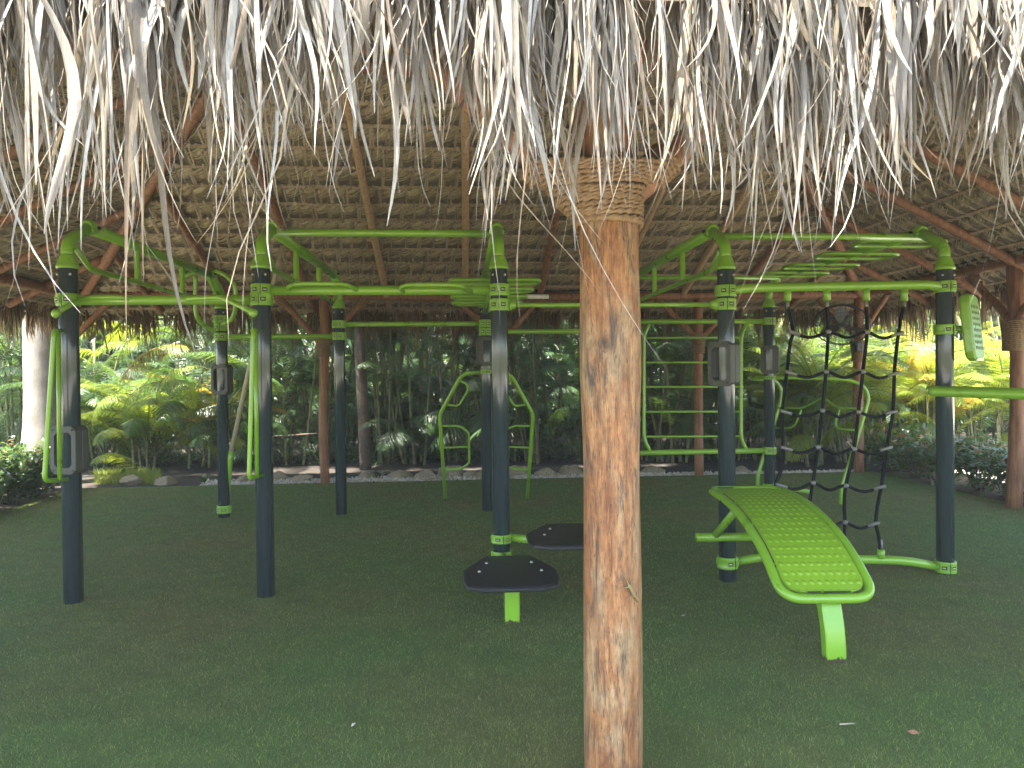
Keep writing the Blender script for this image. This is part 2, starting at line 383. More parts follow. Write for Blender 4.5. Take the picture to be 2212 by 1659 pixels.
def m_blade(h):
    i = h.island(); c = h.coord(); big = h.noise(.55, 4, .55, c); mid = h.noise(5, 5, .65, c)
    a = h.ramp(i, [(0, (0.055, 0.092, 0.021)), (.5, (0.121, 0.184, 0.042)), (.88, (0.190, 0.265, 0.063)), (1, (0.345, 0.380, 0.116))])
    b = h.ramp(i, [(0, (0.081, 0.085, 0.023)), (.5, (0.172, 0.170, 0.048)), (.88, (0.247, 0.230, 0.074)), (1, (0.391, 0.345, 0.131))])
    col = h.mix(a, b, h.ramp(big, [(.40, (0, 0, 0)), (.66, (0.977, 0.977, 0.892))]))
    col = h.mix(col, h.ramp(mid, [(.3, (.82,) * 3), (.7, (1.10,) * 3)]), 1.0, 'MULTIPLY')
    h.out(h.transl(h.bsdf(col, .6, spec=.25), col, .25))
M_BLADE = mat('turf_fibre', m_blade)
def m_ground(h):
    c = h.coord(); a = h.noise(.35, 5, .6, c); f = h.noise(22, 5, .7, c)
    soil = h.ramp(f, [(.3, (.05, .034, .02)), (.6, (.13, .10, .062)), (.8, (.24, .19, .12))]); grass = h.ramp(f, [(.3, (.045, .08, .015)), (.7, (.14, .19, .04))])
    h.out(h.bsdf(h.mix(soil, grass, h.ramp(a, [(.46, (0, 0, 0)), (.58, (1, 1, 1))])), .95, h.bump(f, .8, .03), spec=.1))
M_GROUND = mat('garden_soil_and_grass', m_ground)
M_LAWN = mat('lawn_blade', m_leaf([(.10, .16, .02), (.16, .22, .03), (.22, .25, .05)], .35, (.5, .5, .06), False))
M_PEB = mat('pale_gravel', lambda h: h.out(h.bsdf(h.ramp(h.island(), [(0, (.32, .28, .22)), (.4, (.50, .45, .36)), (.7, (.40, .35, .28)), (1, (.62, .57, .47))]), .85)))
def m_rock(h):
    c = h.coord(); n = h.noise(9, 7, .7, c); f = h.noise(45, 5, .7, c)
    h.out(h.bsdf(h.ramp(n, [(.3, (.11, .085, .05)), (.52, (.29, .24, .16)), (.75, (.46, .40, .29))]), .9, h.bump(f, .7, .02), spec=.2))
M_ROCK = mat('limestone', m_rock)
M_BED = mat('dark_mulch', m_plain((.024, .017, .011), .95, bs=25, bstr=.8, var=.5))
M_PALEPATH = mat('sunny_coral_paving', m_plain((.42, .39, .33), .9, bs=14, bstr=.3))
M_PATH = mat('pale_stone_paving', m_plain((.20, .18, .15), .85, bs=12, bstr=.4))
def m_lizard(h):
    c = h.coord(); n = h.noise(120, 4, .6, c)
    h.out(h.bsdf(h.ramp(n, [(.35, (.10, .075, .028)), (.65, (.19, .15, .062))]), .5, h.bump(h.noise(600, 2, .5, c), .2, .001)))
M_LIZ = mat('olive_lizard_skin', m_lizard)
M_HOLE = mat('dark_green_hole', m_plain((.05, .11, .012), .5))
# ================================================================== thatched pavilion
HA = .075; HQ = np.array((-.18, 10.55, 0)); E1 = np.array((math.cos(HA), math.sin(HA), 0)); E2 = np.array((-math.sin(HA), math.cos(HA), 0)); EZ = np.array((0, 0, 1.0))
def H(a, b, z=0.0): return HQ + E1 * a + E2 * b + EZ * z
AL, AR, BF = -5.95, 5.6, -7.97
hut = thing('thatched_pavilion', H(-.06, BF, 0), 'open thatched pavilion on log posts sheltering the green exercise frame', 'pavilion')

def log_path(p, q, bend=.02, n=14, seed=0):
    g = np.random.default_rng(seed); p = np.asarray(p, float); q = np.asarray(q, float); t = np.linspace(0, 1, n)[:, None]
    d = q - p; s = np.cross(d, EZ if abs(d[2]) < .9 * np.linalg.norm(d) else (1, 0, 0)); s /= np.linalg.norm(s); u = np.cross(d, s); u /= np.linalg.norm(u)
    a, b, f = g.normal(0, bend), g.normal(0, bend), g.uniform(.8, 2.2)
    return p + d * t + s * a * np.sin(PI * t) + u * b * np.sin(PI * t * f)
def log(name, p, q, r, mat_, parent, seed=0, bend=.02, seg=12, taper=.9):
    m = MB(); c = log_path(p, q, bend, 14, seed); g = np.random.default_rng(seed + 77)
    rr = np.linspace(r, r * taper, 14) * (1 + g.normal(0, .035, 14)); m.tube(c, rr, seg)
    return part(name, m, mat_, parent)

def twisted_rope(m, path, r, pitch=.055, lobes=3, seg=9, closed=True):
    # a laid rope: lobed section turning along the path
    p = np.asarray(path); n = len(p); T = (np.roll(p, -1, 0) - np.roll(p, 1, 0)) if closed else np.gradient(p, axis=0)
    T /= np.linalg.norm(T, axis=1)[:, None] + 1e-12
    L = np.concatenate([[0], np.cumsum(np.linalg.norm(np.diff(p, axis=0), axis=1))])
    up = np.broadcast_to(EZ, p.shape); u = np.cross(T, up); u /= np.linalg.norm(u, axis=1)[:, None] + 1e-9; w = np.cross(u, T)
    a = np.linspace(0, 2 * PI, seg, endpoint=False)[None]; ph = (2 * PI * L / (pitch * lobes))[:, None]
    rad = r * (1 + .30 * np.cos(lobes * (a - ph)))
    V = p[:, None] + rad[..., None] * (np.cos(a)[..., None] * u[:, None] + np.sin(a)[..., None] * w[:, None])
    k = n if closed else n - 1
    i = np.arange(k)[:, None] * seg; i2 = ((np.arange(k) + 1) % n)[:, None] * seg; j = np.arange(seg)[None]; j2 = (j + 1) % seg
    m.add(V.reshape(-1, 3), np.stack([i + j, i + j2, i2 + j2, i2 + j], -1).reshape(-1, 4))

# ---- front post (big, close), gently irregular
def big_post():
    c0 = H(-.06, BF, 0); n, seg = 150, 72; z = np.linspace(-.02, 2.72, n); a = np.linspace(0, 2 * PI, seg, endpoint=False)
    A, Z = np.meshgrid(a, z)
    r = .102 + .006 * np.exp(-((Z - 1.60) / .22) ** 2) - .004 * np.exp(-((Z - 1.2) / .3) ** 2) + .004 * np.exp(-((Z - .25) / .5) ** 2)
    r = r + .0035 * np.sin(2 * A + 1.3 * Z) + .0025 * np.sin(3 * A - 2.1 * Z + 1) + .0012 * np.sin(9 * A + 1.5 * np.sin(2 * Z)) + .0007 * np.sin(23 * A + 3 * np.sin(3 * Z))
    kn = np.exp(-(((A - 4.42) / .22) ** 2 + ((Z - 1.655) / .05) ** 2)); r = r + .007 * kn - .016 * np.exp(-(((A - 4.42) / .09) ** 2 + ((Z - 1.655) / .022) ** 2))
    V = np.stack([c0[0] + r * np.cos(A) + .006 * np.sin(1.5 * Z), c0[1] + r * np.sin(A), Z], -1).reshape(-1, 3)
    m = MB(); i = np.arange(n - 1)[:, None] * seg; j = np.arange(seg)[None]; j2 = (j + 1) % seg
    m.add(V, np.stack([i + j, i + j2, i + seg + j2, i + seg + j], -1).reshape(-1, 4))
    o = part('post', m, M_BIGPOST, hut); o['label'] = 'thick peeled log post with a knot and grey streaks'
    # shift so that the texture space sits on the post
    off = Vector((0, 0, .6)); o.data.transform(Matrix.Translation(-off)); o.location = off
    return o, c0
big, C0 = big_post()
# braces of the front post
for s, sd in ((-1, 5), (1, 6)):
    bx = .10 if s < 0 else .035; p = C0 + E1 * (bx * s) + E2 * .03 + EZ * 2.16; q = C0 + E1 * ((bx + .56) * s) + E2 * .02 + EZ * 2.72
    log('brace', p, q, .05, M_LOG, hut, sd, .008, 16)
# rope wrapping of the front post: wide oval turns at the top, tight round turns below
m = MB(); g = np.random.default_rng(3); turns = 15
for k in range(turns):
    t = k / (turns - 1); z = 2.082 + .0145 * k
    wl = max(.117, (z - 1.985)); wr = max(.117, z - 2.072); wy = .117 + .022 * t
    a = np.linspace(0, 2 * PI, 170, endpoint=False)
    sag = .010 * t * np.abs(np.cos(a)) ** 2 + g.normal(0, .0018)
    x = np.where(np.cos(a) < 0, wl, wr) * np.cos(a); y = wy * np.sin(a)
    path = C0 + np.outer(x, E1) + np.outer(y, E2) + np.outer(z + sag + .004 * np.sin(a * 2 + k) + .0145 * (a / (2 * PI)), EZ)
    twisted_rope(m, path, .0102, .036, 3, 10)
for s in (-1, 1):                      # a few crossing turns round each brace
    for k in range(3 if s < 0 else 5):
        c = C0 + E1 * s * ((.235 if s < 0 else .165) + .014 * k) + E2 * .02 + EZ * (2.285 + .014 * k); d = np.array(E1 * s * .7 + EZ * .7); u = E2; w = np.cross(d, u)
        a = np.linspace(0, 2 * PI, 90, endpoint=False)
        twisted_rope(m, c + .060 * (np.outer(np.cos(a), u) + np.outer(np.sin(a), w)), .0105, .030, 3, 9)
part('rope_wrap', m, M_JUTE, big)

# ---- other posts, ropes, braces
HB = 2.72
def small_wrap(c, z0, z1, w0, w1, axis, post):
    m = MB(); n = int((z1 - z0) / .021)
    for k in range(n):
        t = k / max(1, n - 1); a = np.linspace(0, 2 * PI, 48, endpoint=False); wx = w0 + (w1 - w0) * max(0, (t - .45) / .55)
        y = np.cross(EZ, axis); path = c + wx * np.outer(np.cos(a), axis) + (w0 + .008 * t) * np.outer(np.sin(a), y) + np.outer(np.full(48, z0 + .021 * k) + .012 * t * np.abs(np.cos(a)), EZ)
        twisted_rope(m, path, .0125, .05, 3, 6)
    return part('rope_wrap', m, M_JUTE, post)
def lashing(c, axis, r, parent, n=5):
    m = MB(); axis = np.asarray(axis, float) / np.linalg.norm(axis); u = np.cross(axis, (0.31, .2, .93)); u /= np.linalg.norm(u); w = np.cross(axis, u); a = np.linspace(0, 2 * PI, 30, endpoint=False)
    for k in range(n): twisted_rope(m, c + axis * (.024 * (k - n / 2)) + r * (np.outer(np.cos(a), u) + np.outer(np.sin(a), w)), .012, .05, 3, 6)
    return part('rope_lashing', m, M_JUTE, parent)
def small_post(a, b, axis, seed, r=.068, wrapz=(1.86, 2.16), braces=(-1, 1)):
    c = H(a, b); o = log('post', c + EZ * -.02, c + EZ * HB, r, M_LOG, hut, seed, .012, 18, .95)
    small_wrap(c, wrapz[0], wrapz[1], r + .014, r + .055, axis, o)
    for s in braces:
        p = c + axis * (s * .05) + EZ * 2.10; q = c + axis * (s * .62) + EZ * 2.68
        br = log('brace', p, q, .045, M_LOG, hut, seed * 3 + s + 50, .01, 12); lashing(q - (q - p) * .06, q - p, .055, br, 6)
    return o
small_post(-2.57, 0, E1, 21); small_post(0.0, 0, E1, 22); small_post(3.02, 0, E1, 23)
small_post(5.55, 0, E1, 24, .075, (1.72, 2.05), (-1,)); cl = small_post(AL - .17, -.05, E1, 25, .075, (1.72, 2.02), (1,))
rp = small_post(5.62, -2.98, E2, 26, .082, (1.78, 2.12)); rp['label'] = 'stout right-hand log post lit along its edge'
p = H(5.55, -.05, 2.10); log('brace', p, H(5.55, -.75, 2.68), .045, M_LOG, hut, 61, .01)
# ---- eave beams
for k, (p, q) in enumerate(((H(AL - .25, 0, HB), H(-.1, .02, HB)), (H(-.25, -.03, HB), H(AR + .3, 0, HB + .01)), (H(AL, .25, HB + .02), H(AL, -4.2, HB + .02)), (H(AL, -4.0, HB + .02), H(AL, BF - .3, HB + .02)),
                            (H(AR, .3, HB + .04), H(AR, -4.1, HB + .05)), (H(AR, -3.9, HB + .03), H(AR, BF - .3, HB + .02)), (H(AL - .2, BF, HB), H(0, BF, HB)), (H(-.1, BF, HB + .01), H(AR + .2, BF, HB)))):
    log('beam', p, q, .066, M_LOG, hut, 70 + k, .025, 14, .93)

# ---- roof panels: woven underside, core, ragged thatch
Z0 = 2.80
class Panel:
    def __init__(s, A, B, inn, slope, k, d0, d1):
        s.A = np.array(A, float); s.B = np.array(B, float); s.al = (s.B - s.A) / np.linalg.norm(s.B - s.A); s.inn = np.array(inn, float); s.sl = slope; s.k = k; s.d0 = d0; s.d1 = d1
        s.t = np.array((*inn, slope)); s.c = 1 / np.linalg.norm(s.t); s.t *= s.c
        s.n = np.array((inn[0] * slope, inn[1] * slope, -1.0)); s.n /= np.linalg.norm(s.n)      # towards the interior
    def ends(s, d):
        a = s.A + s.inn * d + s.al * s.k * d; b = s.B + s.inn * d - s.al * s.k * d; return a, b
    def xyz(s, ab, z): return H(0, 0) + np.outer(ab[:, 0], E1) + np.outer(ab[:, 1], E2) + np.outer(z, EZ)
    def pt(s, start, ss, tt, hh):          # start on a row, distance along, upslope, height towards the interior
        ss, tt, hh = np.broadcast_arrays(ss, tt, hh); d = tt * s.c
        ab = start[0][None] + np.outer(ss.ravel(), s.al) + np.outer(d.ravel(), s.inn) + np.outer(hh.ravel(), s.n[:2])
        z = start[1] + (tt * s.sl * s.c).ravel() + hh.ravel() * s.n[2]
        return s.xyz(ab, z).reshape(*ss.shape, 3)
PAN = {'back': Panel((AL, 0), (AR, 0), (0, -1), .42, .84, -.75, 3.985), 'right': Panel((AR, 0), (AR, BF), (-1, 0), .50, 1.19, -.63, 3.347),
       'left': Panel((AL, BF), (AL, 0), (1, 0), .50, 1.19, -.63, 3.347), 'front': Panel((AR, BF), (AL, BF), (0, 1), .42, .84, -.75, 3.985)}
def qb(p0, p1, p2, K=5):
    t = np.linspace(0, 1, K)[None, :, None]; return (1 - t) ** 2 * p0[:, None] + 2 * t * (1 - t) * p1[:, None] + t * t * p2[:, None]
for pname, pn in PAN.items():
    if pname == 'front': continue
    g = np.random.default_rng(len(pname) * 7); mw = MB(); row = .325; cell = .172
    wid = pn.pt((np.zeros(2), 0.0), np.array(1.0), np.array(0.0), np.array(0.0)) - H(0, 0); es = wid / np.linalg.norm(wid)
    w0 = H(0, 0); et = pn.pt((np.zeros(2), 0.0), np.array(0.0), np.array(1.0), np.array(0.0)) - w0; en = np.cross(es, et); en *= np.sign(np.dot(en, pn.pt((np.zeros(2), 0.0), np.array(0.0), np.array(0.0), np.array(1.0)) - w0))
    nrows = int((pn.d1 - pn.d0) / pn.c / row)
    for k in range(nrows):
        d = pn.d0 + .02 + k * row * pn.c; a, b = pn.ends(d); L = np.linalg.norm(b - a) * np.sign(np.dot(b - a, pn.al)); st = (a, Z0 + pn.sl * d)
        if L < .3: break
        # batten in lengths
        x = 0.0
        while x < L:
            l = min(g.uniform(.8, 2.2), L - x); c = pn.pt(st, np.array([x + l / 2]), np.array([g.normal(0, .006)]), np.array([.034]))[0]
            tl = g.normal(0, .006); ax = np.array([es + et * tl, et - es * tl, en]); mw.box(c, (l, .040, .016), ax, 1); x += l - .01 if x + l < L - .02 else l
        nt = int(L / .086); s0 = np.arange(nt) * .086 + g.normal(0, .012, nt)      # pale tabs bound over the batten
        lean = g.normal(0, .010, nt); C = np.stack([pn.pt(st, s0 - lean, np.full(nt, -.034), np.full(nt, .028)), pn.pt(st, s0 - lean * .5, np.full(nt, -.017), np.full(nt, .048)), pn.pt(st, s0 + lean * .5, np.full(nt, .017), np.full(nt, .048)), pn.pt(st, s0 + lean, np.full(nt, .036), np.full(nt, .028))], 1)
        mw.ribbons(C, np.broadcast_to(es * 1.0, C.shape) * g.uniform(.006, .0145, (nt, 1, 1)), 2)
        nc = int(L / cell) + 1; cs = np.arange(nc) * cell + g.normal(0, .012, nc)
        for q in range(2):                                                     # leaf stalks crossing from batten to batten
            off = g.normal((q - .5) * .022, .007, nc); p0 = pn.pt(st, cs + off - .006, np.full(nc, .015), np.full(nc, .036)); p2 = pn.pt(st, cs + off + .02 + g.normal(0, .012, nc), np.full(nc, row - .02), np.full(nc, .040)); p1 = (p0 + p2) / 2 + en * .012
            mw.ribbons(qb(p0, p1, p2, 5), np.broadcast_to(es, (nc, 5, 3)) * g.uniform(.0065, .0115, (nc, 1, 1)), 1 if q else 2)
        for q in range(10):                                                    # plaited leaf bundle of each cell
            f = q / 9; e = g.normal(0, .007, (6, nc))
            ta, tb = .030 + .13 * f, .125 + .17 * f
            p0 = pn.pt(st, cs - .012 + e[0], ta + e[1] * .6, np.full(nc, -.020)); p2 = pn.pt(st, cs + cell + .008 + e[2], tb + e[3] * .6, np.full(nc, -.018))
            bul = .062 * math.sin(PI * (.10 + .80 * f)) + .004
            p1 = (p0 + p2) / 2 + en * (bul + e[4] * 1.2)[:, None] + et * (-.02 + e[5])[:, None]
            prof = np.array([.5, 1, 1.1, 1, .5])[None, :, None]
            sd = et * .9 - es * .35 + en * (.55 - 1.1 * f); sd /= np.linalg.norm(sd)
            mw.ribbons(qb(p0, p1, p2, 5), np.broadcast_to(sd, (nc, 5, 3)) * prof * g.uniform(.006, .0115, (nc, 1, 1)), 0)
    o = part('woven_thatch', mw, [M_WEAVE, M_BATTEN, M_TAB], hut)
for pname, pn in PAN.items():                                                   # the solid core of the thatch
    a0, b0 = pn.ends(pn.d0); a1, b1 = pn.ends(pn.d1); V = []
    for h in (-.03, -.26):
        for ab, d in ((a0, pn.d0), (b0, pn.d0), (b1, pn.d1), (a1, pn.d1)):
            V.append(pn.xyz(np.array([ab]), np.array([Z0 + pn.sl * d - (h + .0)]))[0])
    m = MB(); m.add(V, [np.array([(3, 2, 1, 0), (4, 5, 6, 7), (0, 1, 5, 4), (1, 2, 6, 5), (2, 3, 7, 6), (3, 0, 4, 7)])], 0, False)
    part('thatch_core', m, M_SLAB, hut)
# ---- rafters
sd = 200
for a in (-5.0, -3.9, -2.75, -1.64, -.5, .62, 1.75, 2.78, 3.62, 4.6):
    dm = min(3.9, (a - AL) / .84 - .05, (AR - a) / .84 - .05); pn = PAN['back']
    p = pn.pt((np.array((a, 0.0)), Z0), np.array([0.0]), np.array([-.45]), np.array([.062]))[0]; q = pn.pt((np.array((a + (.05 if a > 1 else -.02), 0.0)), Z0), np.array([0.0]), np.array([dm / pn.c]), np.array([.062]))[0]
    sd += 1; log('rafter', p, q, .046, M_LOG if sd % 3 == 2 or a > 2.9 or a < -3 else M_RAFT, hut, sd, .012)
for nm, s in (('left', 1), ('right', -1)):
    pn = PAN[nm]
    for b in (-.95, -2.0, -3.05, -4.1, -5.2, -6.4):
        dm = min(3.3, -b / 1.19 - .05, (b - BF) / 1.19 - .05); ab = np.array((AL if s > 0 else AR, b))
        p = pn.pt((ab, Z0), np.array([0.0]), np.array([-.5]), np.array([.062]))[0]; q = pn.pt((ab, Z0), np.array([0.0]), np.array([dm / pn.c]), np.array([.062]))[0]
        sd += 1; log('rafter', p, q, .05, M_LOG, hut, sd, .012)
for a, b, a2 in ((AL, 0, -2.6), (AR, 0, 2.25), (AL, BF, -2.6), (AR, BF, 2.25)):
    s = 1 if a < 0 else -1; bb = 1 if b == 0 else -1
    log('hip_rafter', H(a - .35 * s, b + .42 * bb, Z0 - .28), H(a2, -3.985, 4.40), .062, M_LOG, hut, sd + int(a * 3 + b), .015, 14)
log('ridge_beam', H(-2.75, -3.985, 4.40), H(2.4, -3.985, 4.40), .06, M_LOG, hut, 333)

# ---- hanging thatch
def fringe_strips(pn, n, s_rng, length, width, g, dep=(-.0, .28), h_rng=(-.24, -.01), K=12, curl=.20, out=.55, start=.0, clump=6):
    nc = max(1, n // clump); a, b = pn.ends(pn.d0)
    cs = g.uniform(*s_rng, nc * 4); den = .5 + .28 * np.sin(cs * 9 + 4.2) + .22 * np.sin(cs * 23 + 4) + .16 * np.sin(cs * 51); kp = np.argsort(g.random(nc * 4) / np.clip(den, .05, 1))[:nc]; den = np.clip(den[kp], 0, 1); cs = cs[kp]; cd = g.uniform(*dep, nc); ch = g.uniform(*h_rng, nc); cl = g.gamma(4, .22, nc) * (.55 + .75 * den); cl = np.ones(nc) if clump == 2 else cl; cdir = g.normal(0, .10, nc)
    idx = np.repeat(np.arange(nc), clump); N = len(idx)
    st = (a, Z0 + pn.sl * pn.d0)
    root = pn.pt(st, cs[idx] + g.normal(0, .018, N), cd[idx] + g.normal(0, .02, N), ch[idx] + g.normal(0, .012, N))
    es = pn.pt((np.zeros(2), 0.0), np.array(1.0), np.array(0.0), np.array(0.0)) - H(0, 0); dn = np.array((0, 0, -1.0))
    ou = H(0, 0) - pn.pt((np.zeros(2), 0.0), np.array(0.0), np.array(1.0), np.array(0.0)); ou /= np.linalg.norm(ou)
    L = length(g, N) * (.55 + .45 * cl[idx]); W = width(g, N)
    C = np.empty((N, K, 3)); C[:, 0] = root; side0 = g.normal(0, 1, N); az = g.uniform(0, 2 * PI, N); tw = g.normal(0, 1.4, N)
    cv = g.normal(0, curl, (N, 2)); hk = np.where(g.random(N) < .30, g.normal(0, 1.2, N), 0); fq = g.uniform(4, 11, N);  wob = g.normal(0, curl * .8, (N, 2)); dirs = []
    for k in range(K):
        t = k / (K - 1); f = min(1, t * 2.2 + start)
        d = ou[None] * (1 - f) * out + dn * (.25 + f) + es[None] * (cdir[idx] + cv[:, 0] * (t - .2) * 2.0 + wob[:, 0] * 1.5 * np.sin(fq * t + az) + hk * max(0, t - .62) ** 1.5 * 2.2)[:, None] + np.cross(es, dn)[None] * (cv[:, 1] * (t - .2) * 1.6 + wob[:, 1] * 1.5 * np.cos(fq * .8 * t + az))[:, None]
        d /= np.linalg.norm(d, axis=1)[:, None]; dirs.append(d)
        if k: C[:, k] = C[:, k - 1] + d * (L / (K - 1))[:, None]
    S = np.empty_like(C); Fo = np.empty_like(C)
    for k in range(K):
        t = k / (K - 1); pr = (.5 + 1.25 * t if t < .4 else 1.0) * (1 - max(0, t - .40) / .60) ** .75 + .06
        x = np.cross(dirs[k], np.array((.3, .9, .1))[None]); x /= np.linalg.norm(x, axis=1)[:, None]; y = np.cross(dirs[k], x)
        an = az * .35 + tw * t; sv = np.cos(an)[:, None] * x + np.sin(an)[:, None] * y; nv = np.cross(dirs[k], sv)
        S[:, k] = sv * (W * pr)[:, None]; Fo[:, k] = nv * (W * pr * .45)[:, None]
    return C, S, Fo
g = np.random.default_rng(5); pn = PAN['front']; Lf = np.linalg.norm(pn.ends(pn.d0)[1] - pn.ends(pn.d0)[0]); cen = Lf / 2
wide = lambda g, n: np.minimum(g.gamma(3.2, .0022, n) + .0018, .0135) * np.where(g.random(n) < .12, 1.5, 1)
thin = lambda g, n: g.uniform(.0010, .0026, n)
mf = MB()
# front: s runs from the right corner to the left corner
xs = lambda px: cen - (px - 1106) / 1534 * 1.9 + .57      # distance along the eave for a place in view
C, S, Fo = fringe_strips(pn, 1650, (cen - 2.1, cen + 2.1), lambda g, n: g.uniform(.22, .54, n) + .03, wide, g, curl=.15, clump=9); mf.ribbons(C, S, 0, Fo)
C, S, Fo = fringe_strips(pn, 2000, (cen - 2.1, cen + 2.1), lambda g, n: g.uniform(.14, .36, n), wide, g, clump=5); mf.ribbons(C, S, 0, Fo)
C, S, Fo = fringe_strips(pn, 560, (cen - 2.1, cen + 2.1), lambda g, n: g.uniform(.30, .66, n), lambda g, n: g.uniform(.002, .006, n), g, curl=.22); mf.ribbons(C, S, 0, Fo)
C, S, Fo = fringe_strips(pn, 240, (cen - 2.1, cen + 2.1), lambda g, n: g.uniform(.45, .82, n), thin, g, curl=.26, clump=3); mf.ribbons(C, S, 0, Fo)
for px, n, l, w in ((545, 22, .70, .008), (520, 16, .66, .006), (575, 8, .78, .004), (365, 16, .72, .006), (770, 9, .72, .0045), (1500, 26, .60, .009), (1570, 16, .62, .008), (1720, 18, .56, .010), (1900, 26, .64, .011), (2105, 22, .66, .012), (2160, 14, .62, .012), (1990, 10, .7, .005), (205, 14, .6, .005)):
    s = xs(px); C, S, Fo = fringe_strips(pn, n, (s - .05, s + .05), lambda g, n, l=l: l * g.uniform(.75, 1.05, n), lambda g, n, w=w: g.uniform(.25, 1.0, n) * w, g, dep=(0, .1), h_rng=(-.12, -.02), curl=.08, clump=2); mf.ribbons(C, S, 0, Fo)
C, S, Fo = fringe_strips(pn, 1500, (.0, cen - 2.05), lambda g, n: g.uniform(.22, .6, n), wide, g); mf.ribbons(C, S, 0, Fo)
C, S, Fo = fringe_strips(pn, 1500, (cen + 2.05, Lf), lambda g, n: g.uniform(.22, .6, n), wide, g); mf.ribbons(C, S, 0, Fo)
# loose leaves lying on the top of the front slope
C, S, Fo = fringe_strips(pn, 2400, (cen - 2.4, cen + 2.4), lambda g, n: g.uniform(.35, .7, n), wide, g, dep=(.1, 1.2), h_rng=(-.33, -.25), out=1.5, curl=.12); mf.ribbons(C, S, 0, Fo)
o = part('thatch_fringe', mf, M_THATCH, hut); o['label'] = 'sun-bleached grey leaf fringe hanging along the front eave'
for nm, n in (('back', 4600), ('left', 2600), ('right', 2600)):
    pn = PAN[nm]; Lp = np.linalg.norm(pn.ends(pn.d0)[1] - pn.ends(pn.d0)[0]); m = MB()
    C, S, Fo = fringe_strips(pn, n, (0, Lp), lambda g, n: g.uniform(.22, .50, n), lambda g, n: g.uniform(.005, .016, n), g, dep=(-.02, .30), h_rng=(-.22, .0), K=6, curl=.10); m.ribbons(C, S, 0, Fo)
    C, S, Fo = fringe_strips(pn, n // 3, (0, Lp), lambda g, n: g.uniform(.40, .66, n), lambda g, n: g.uniform(.002, .007, n), g, dep=(-.02, .2), K=6, curl=.12); m.ribbons(C, S, 0, Fo)
    part('thatch_fringe', m, M_THATCHB, hut)

# ---- electric cable along the beams, tube light, fan
m = MB(); pts = [H(AL + .06, -6.5, HB + .08), H(AL + .08, -3, HB + .085), H(AL + .09, -.1, HB + .08), H(-4.2, -.075, HB + .065), H(-2.5, -.085, HB + .08), H(-.4, -.085, HB + .07), H(1.2, -.09, HB + .075), H(3, -.085, HB + .07), H(4.6, -.085, HB + .085), H(5.5, -.09, HB + .11), H(5.5, -1.6, HB + .12), H(5.49, -3.2, HB + .14), H(5.5, -5.5, HB + .1)]
m.tube(smooth_path(pts, 8), .014, 8)
tag(solo('electric_cable', m, M_CABLE), 'black electric cable running along the eave beams under the thatch', 'cable')
tl = thing('tube_light', H(.38, -.12, HB - .02), 'clear strip light fixed to the back eave beam left of the big front post', 'lamp')
m = MB(); c = H(.25, -.105, HB - .02); m.box(c, (1.0, .05, .05), np.array([E1, E2, EZ]), 0, .008); part('housing', m, M_SILVER, tl)
m = MB(); m.tube([H(-.22, -.155, HB - .02), H(.72, -.155, HB - .02)], .034, 14); part('diffuser', m, M_WHITE, tl)
m = MB(); m.tube([H(.72, -.155, HB - .02), H(.755, -.155, HB - .02)], .038, 14); m.tube([H(-.255, -.155, HB - .02), H(-.22, -.155, HB - .02)], .038, 14); part('end_cap', m, M_SILVER, tl)

fc = P(1818, 702, 10.05); fn = np.array((-.34, -.62, -.70)); fn /= np.linalg.norm(fn); fu = np.cross(fn, (1, 0, 0)); fu /= np.linalg.norm(fu); fv = np.cross(fn, fu)
fan = thing('wall_fan', H(5.5, -.1, 1.9), 'round wire-caged fan on a bracket of the log post behind the rope net', 'fan')
m = MB(); a = np.linspace(0, 2 * PI, 40, endpoint=False); circ = lambda r, h: fc + fn * h + r * (np.outer(np.cos(a), fu) + np.outer(np.sin(a), fv))
for r, h in ((.37, 0), (.37, .02), (.34, .055), (.29, .075), (.23, .09), (.16, .10), (.09, .105), (.34, -.055), (.28, -.08), (.2, -.09), (.12, -.095)): m.tube(circ(r, h), .0032 if r < .36 else .006, 5, closed=True)
for t in np.linspace(0, 2 * PI, 36, endpoint=False):
    d = math.cos(t) * fu + math.sin(t) * fv
    m.tube(smooth_path([fc + d * .06 + fn * .107, fc + d * .23 + fn * .09, fc + d * .345 + fn * .05, fc + d * .37, fc + d * .345 - fn * .05, fc + d * .2 - fn * .09, fc + d * .08 - fn * .1], 2), .0022, 4, caps=False)
part('cage', m, M_CABLE, fan)
m = MB()
for t in (0.4, 2.5, 4.6):
    d = math.cos(t) * fu + math.sin(t) * fv; e = -math.sin(t) * fu + math.cos(t) * fv
    rr = np.linspace(.05, .33, 6); C = (fc + np.outer(rr, d))[None]; S = (np.outer(np.array([.03, .055, .075, .08, .07, .04]), e * .85 + fn * .5))[None]; m.ribbons(C, S)
part('blade', m, M_GREY, fan)
m = MB(); m.lathe([(0, -.20), (.05, -.20), (.085, -.17), (.09, -.08), (.075, -.03), (.03, -.01), (0, -.01)], fc, 18, axis=fn); part('motor', m, M_GREY, fan)
m = MB(); pb = H(5.5, -.08, 1.93); m.tube(smooth_path([fc - fn * .15, fc - fn * .2 + np.array((.12, .05, -.04)), pb + np.array((-.10, -.03, .06)), pb], 6), .022, 8); m.box(pb, (.10, .09, .14), np.array([E1, E2, EZ]), 0, .01); part('bracket', m, M_CABLE, fan)
m = MB(); m.box(fc - fn * .11 + fu * .1, (.05, .02, .14), np.array([fv, fn, fu]), 0, .004); part('rating_plate', m, M_SILVER, fan)
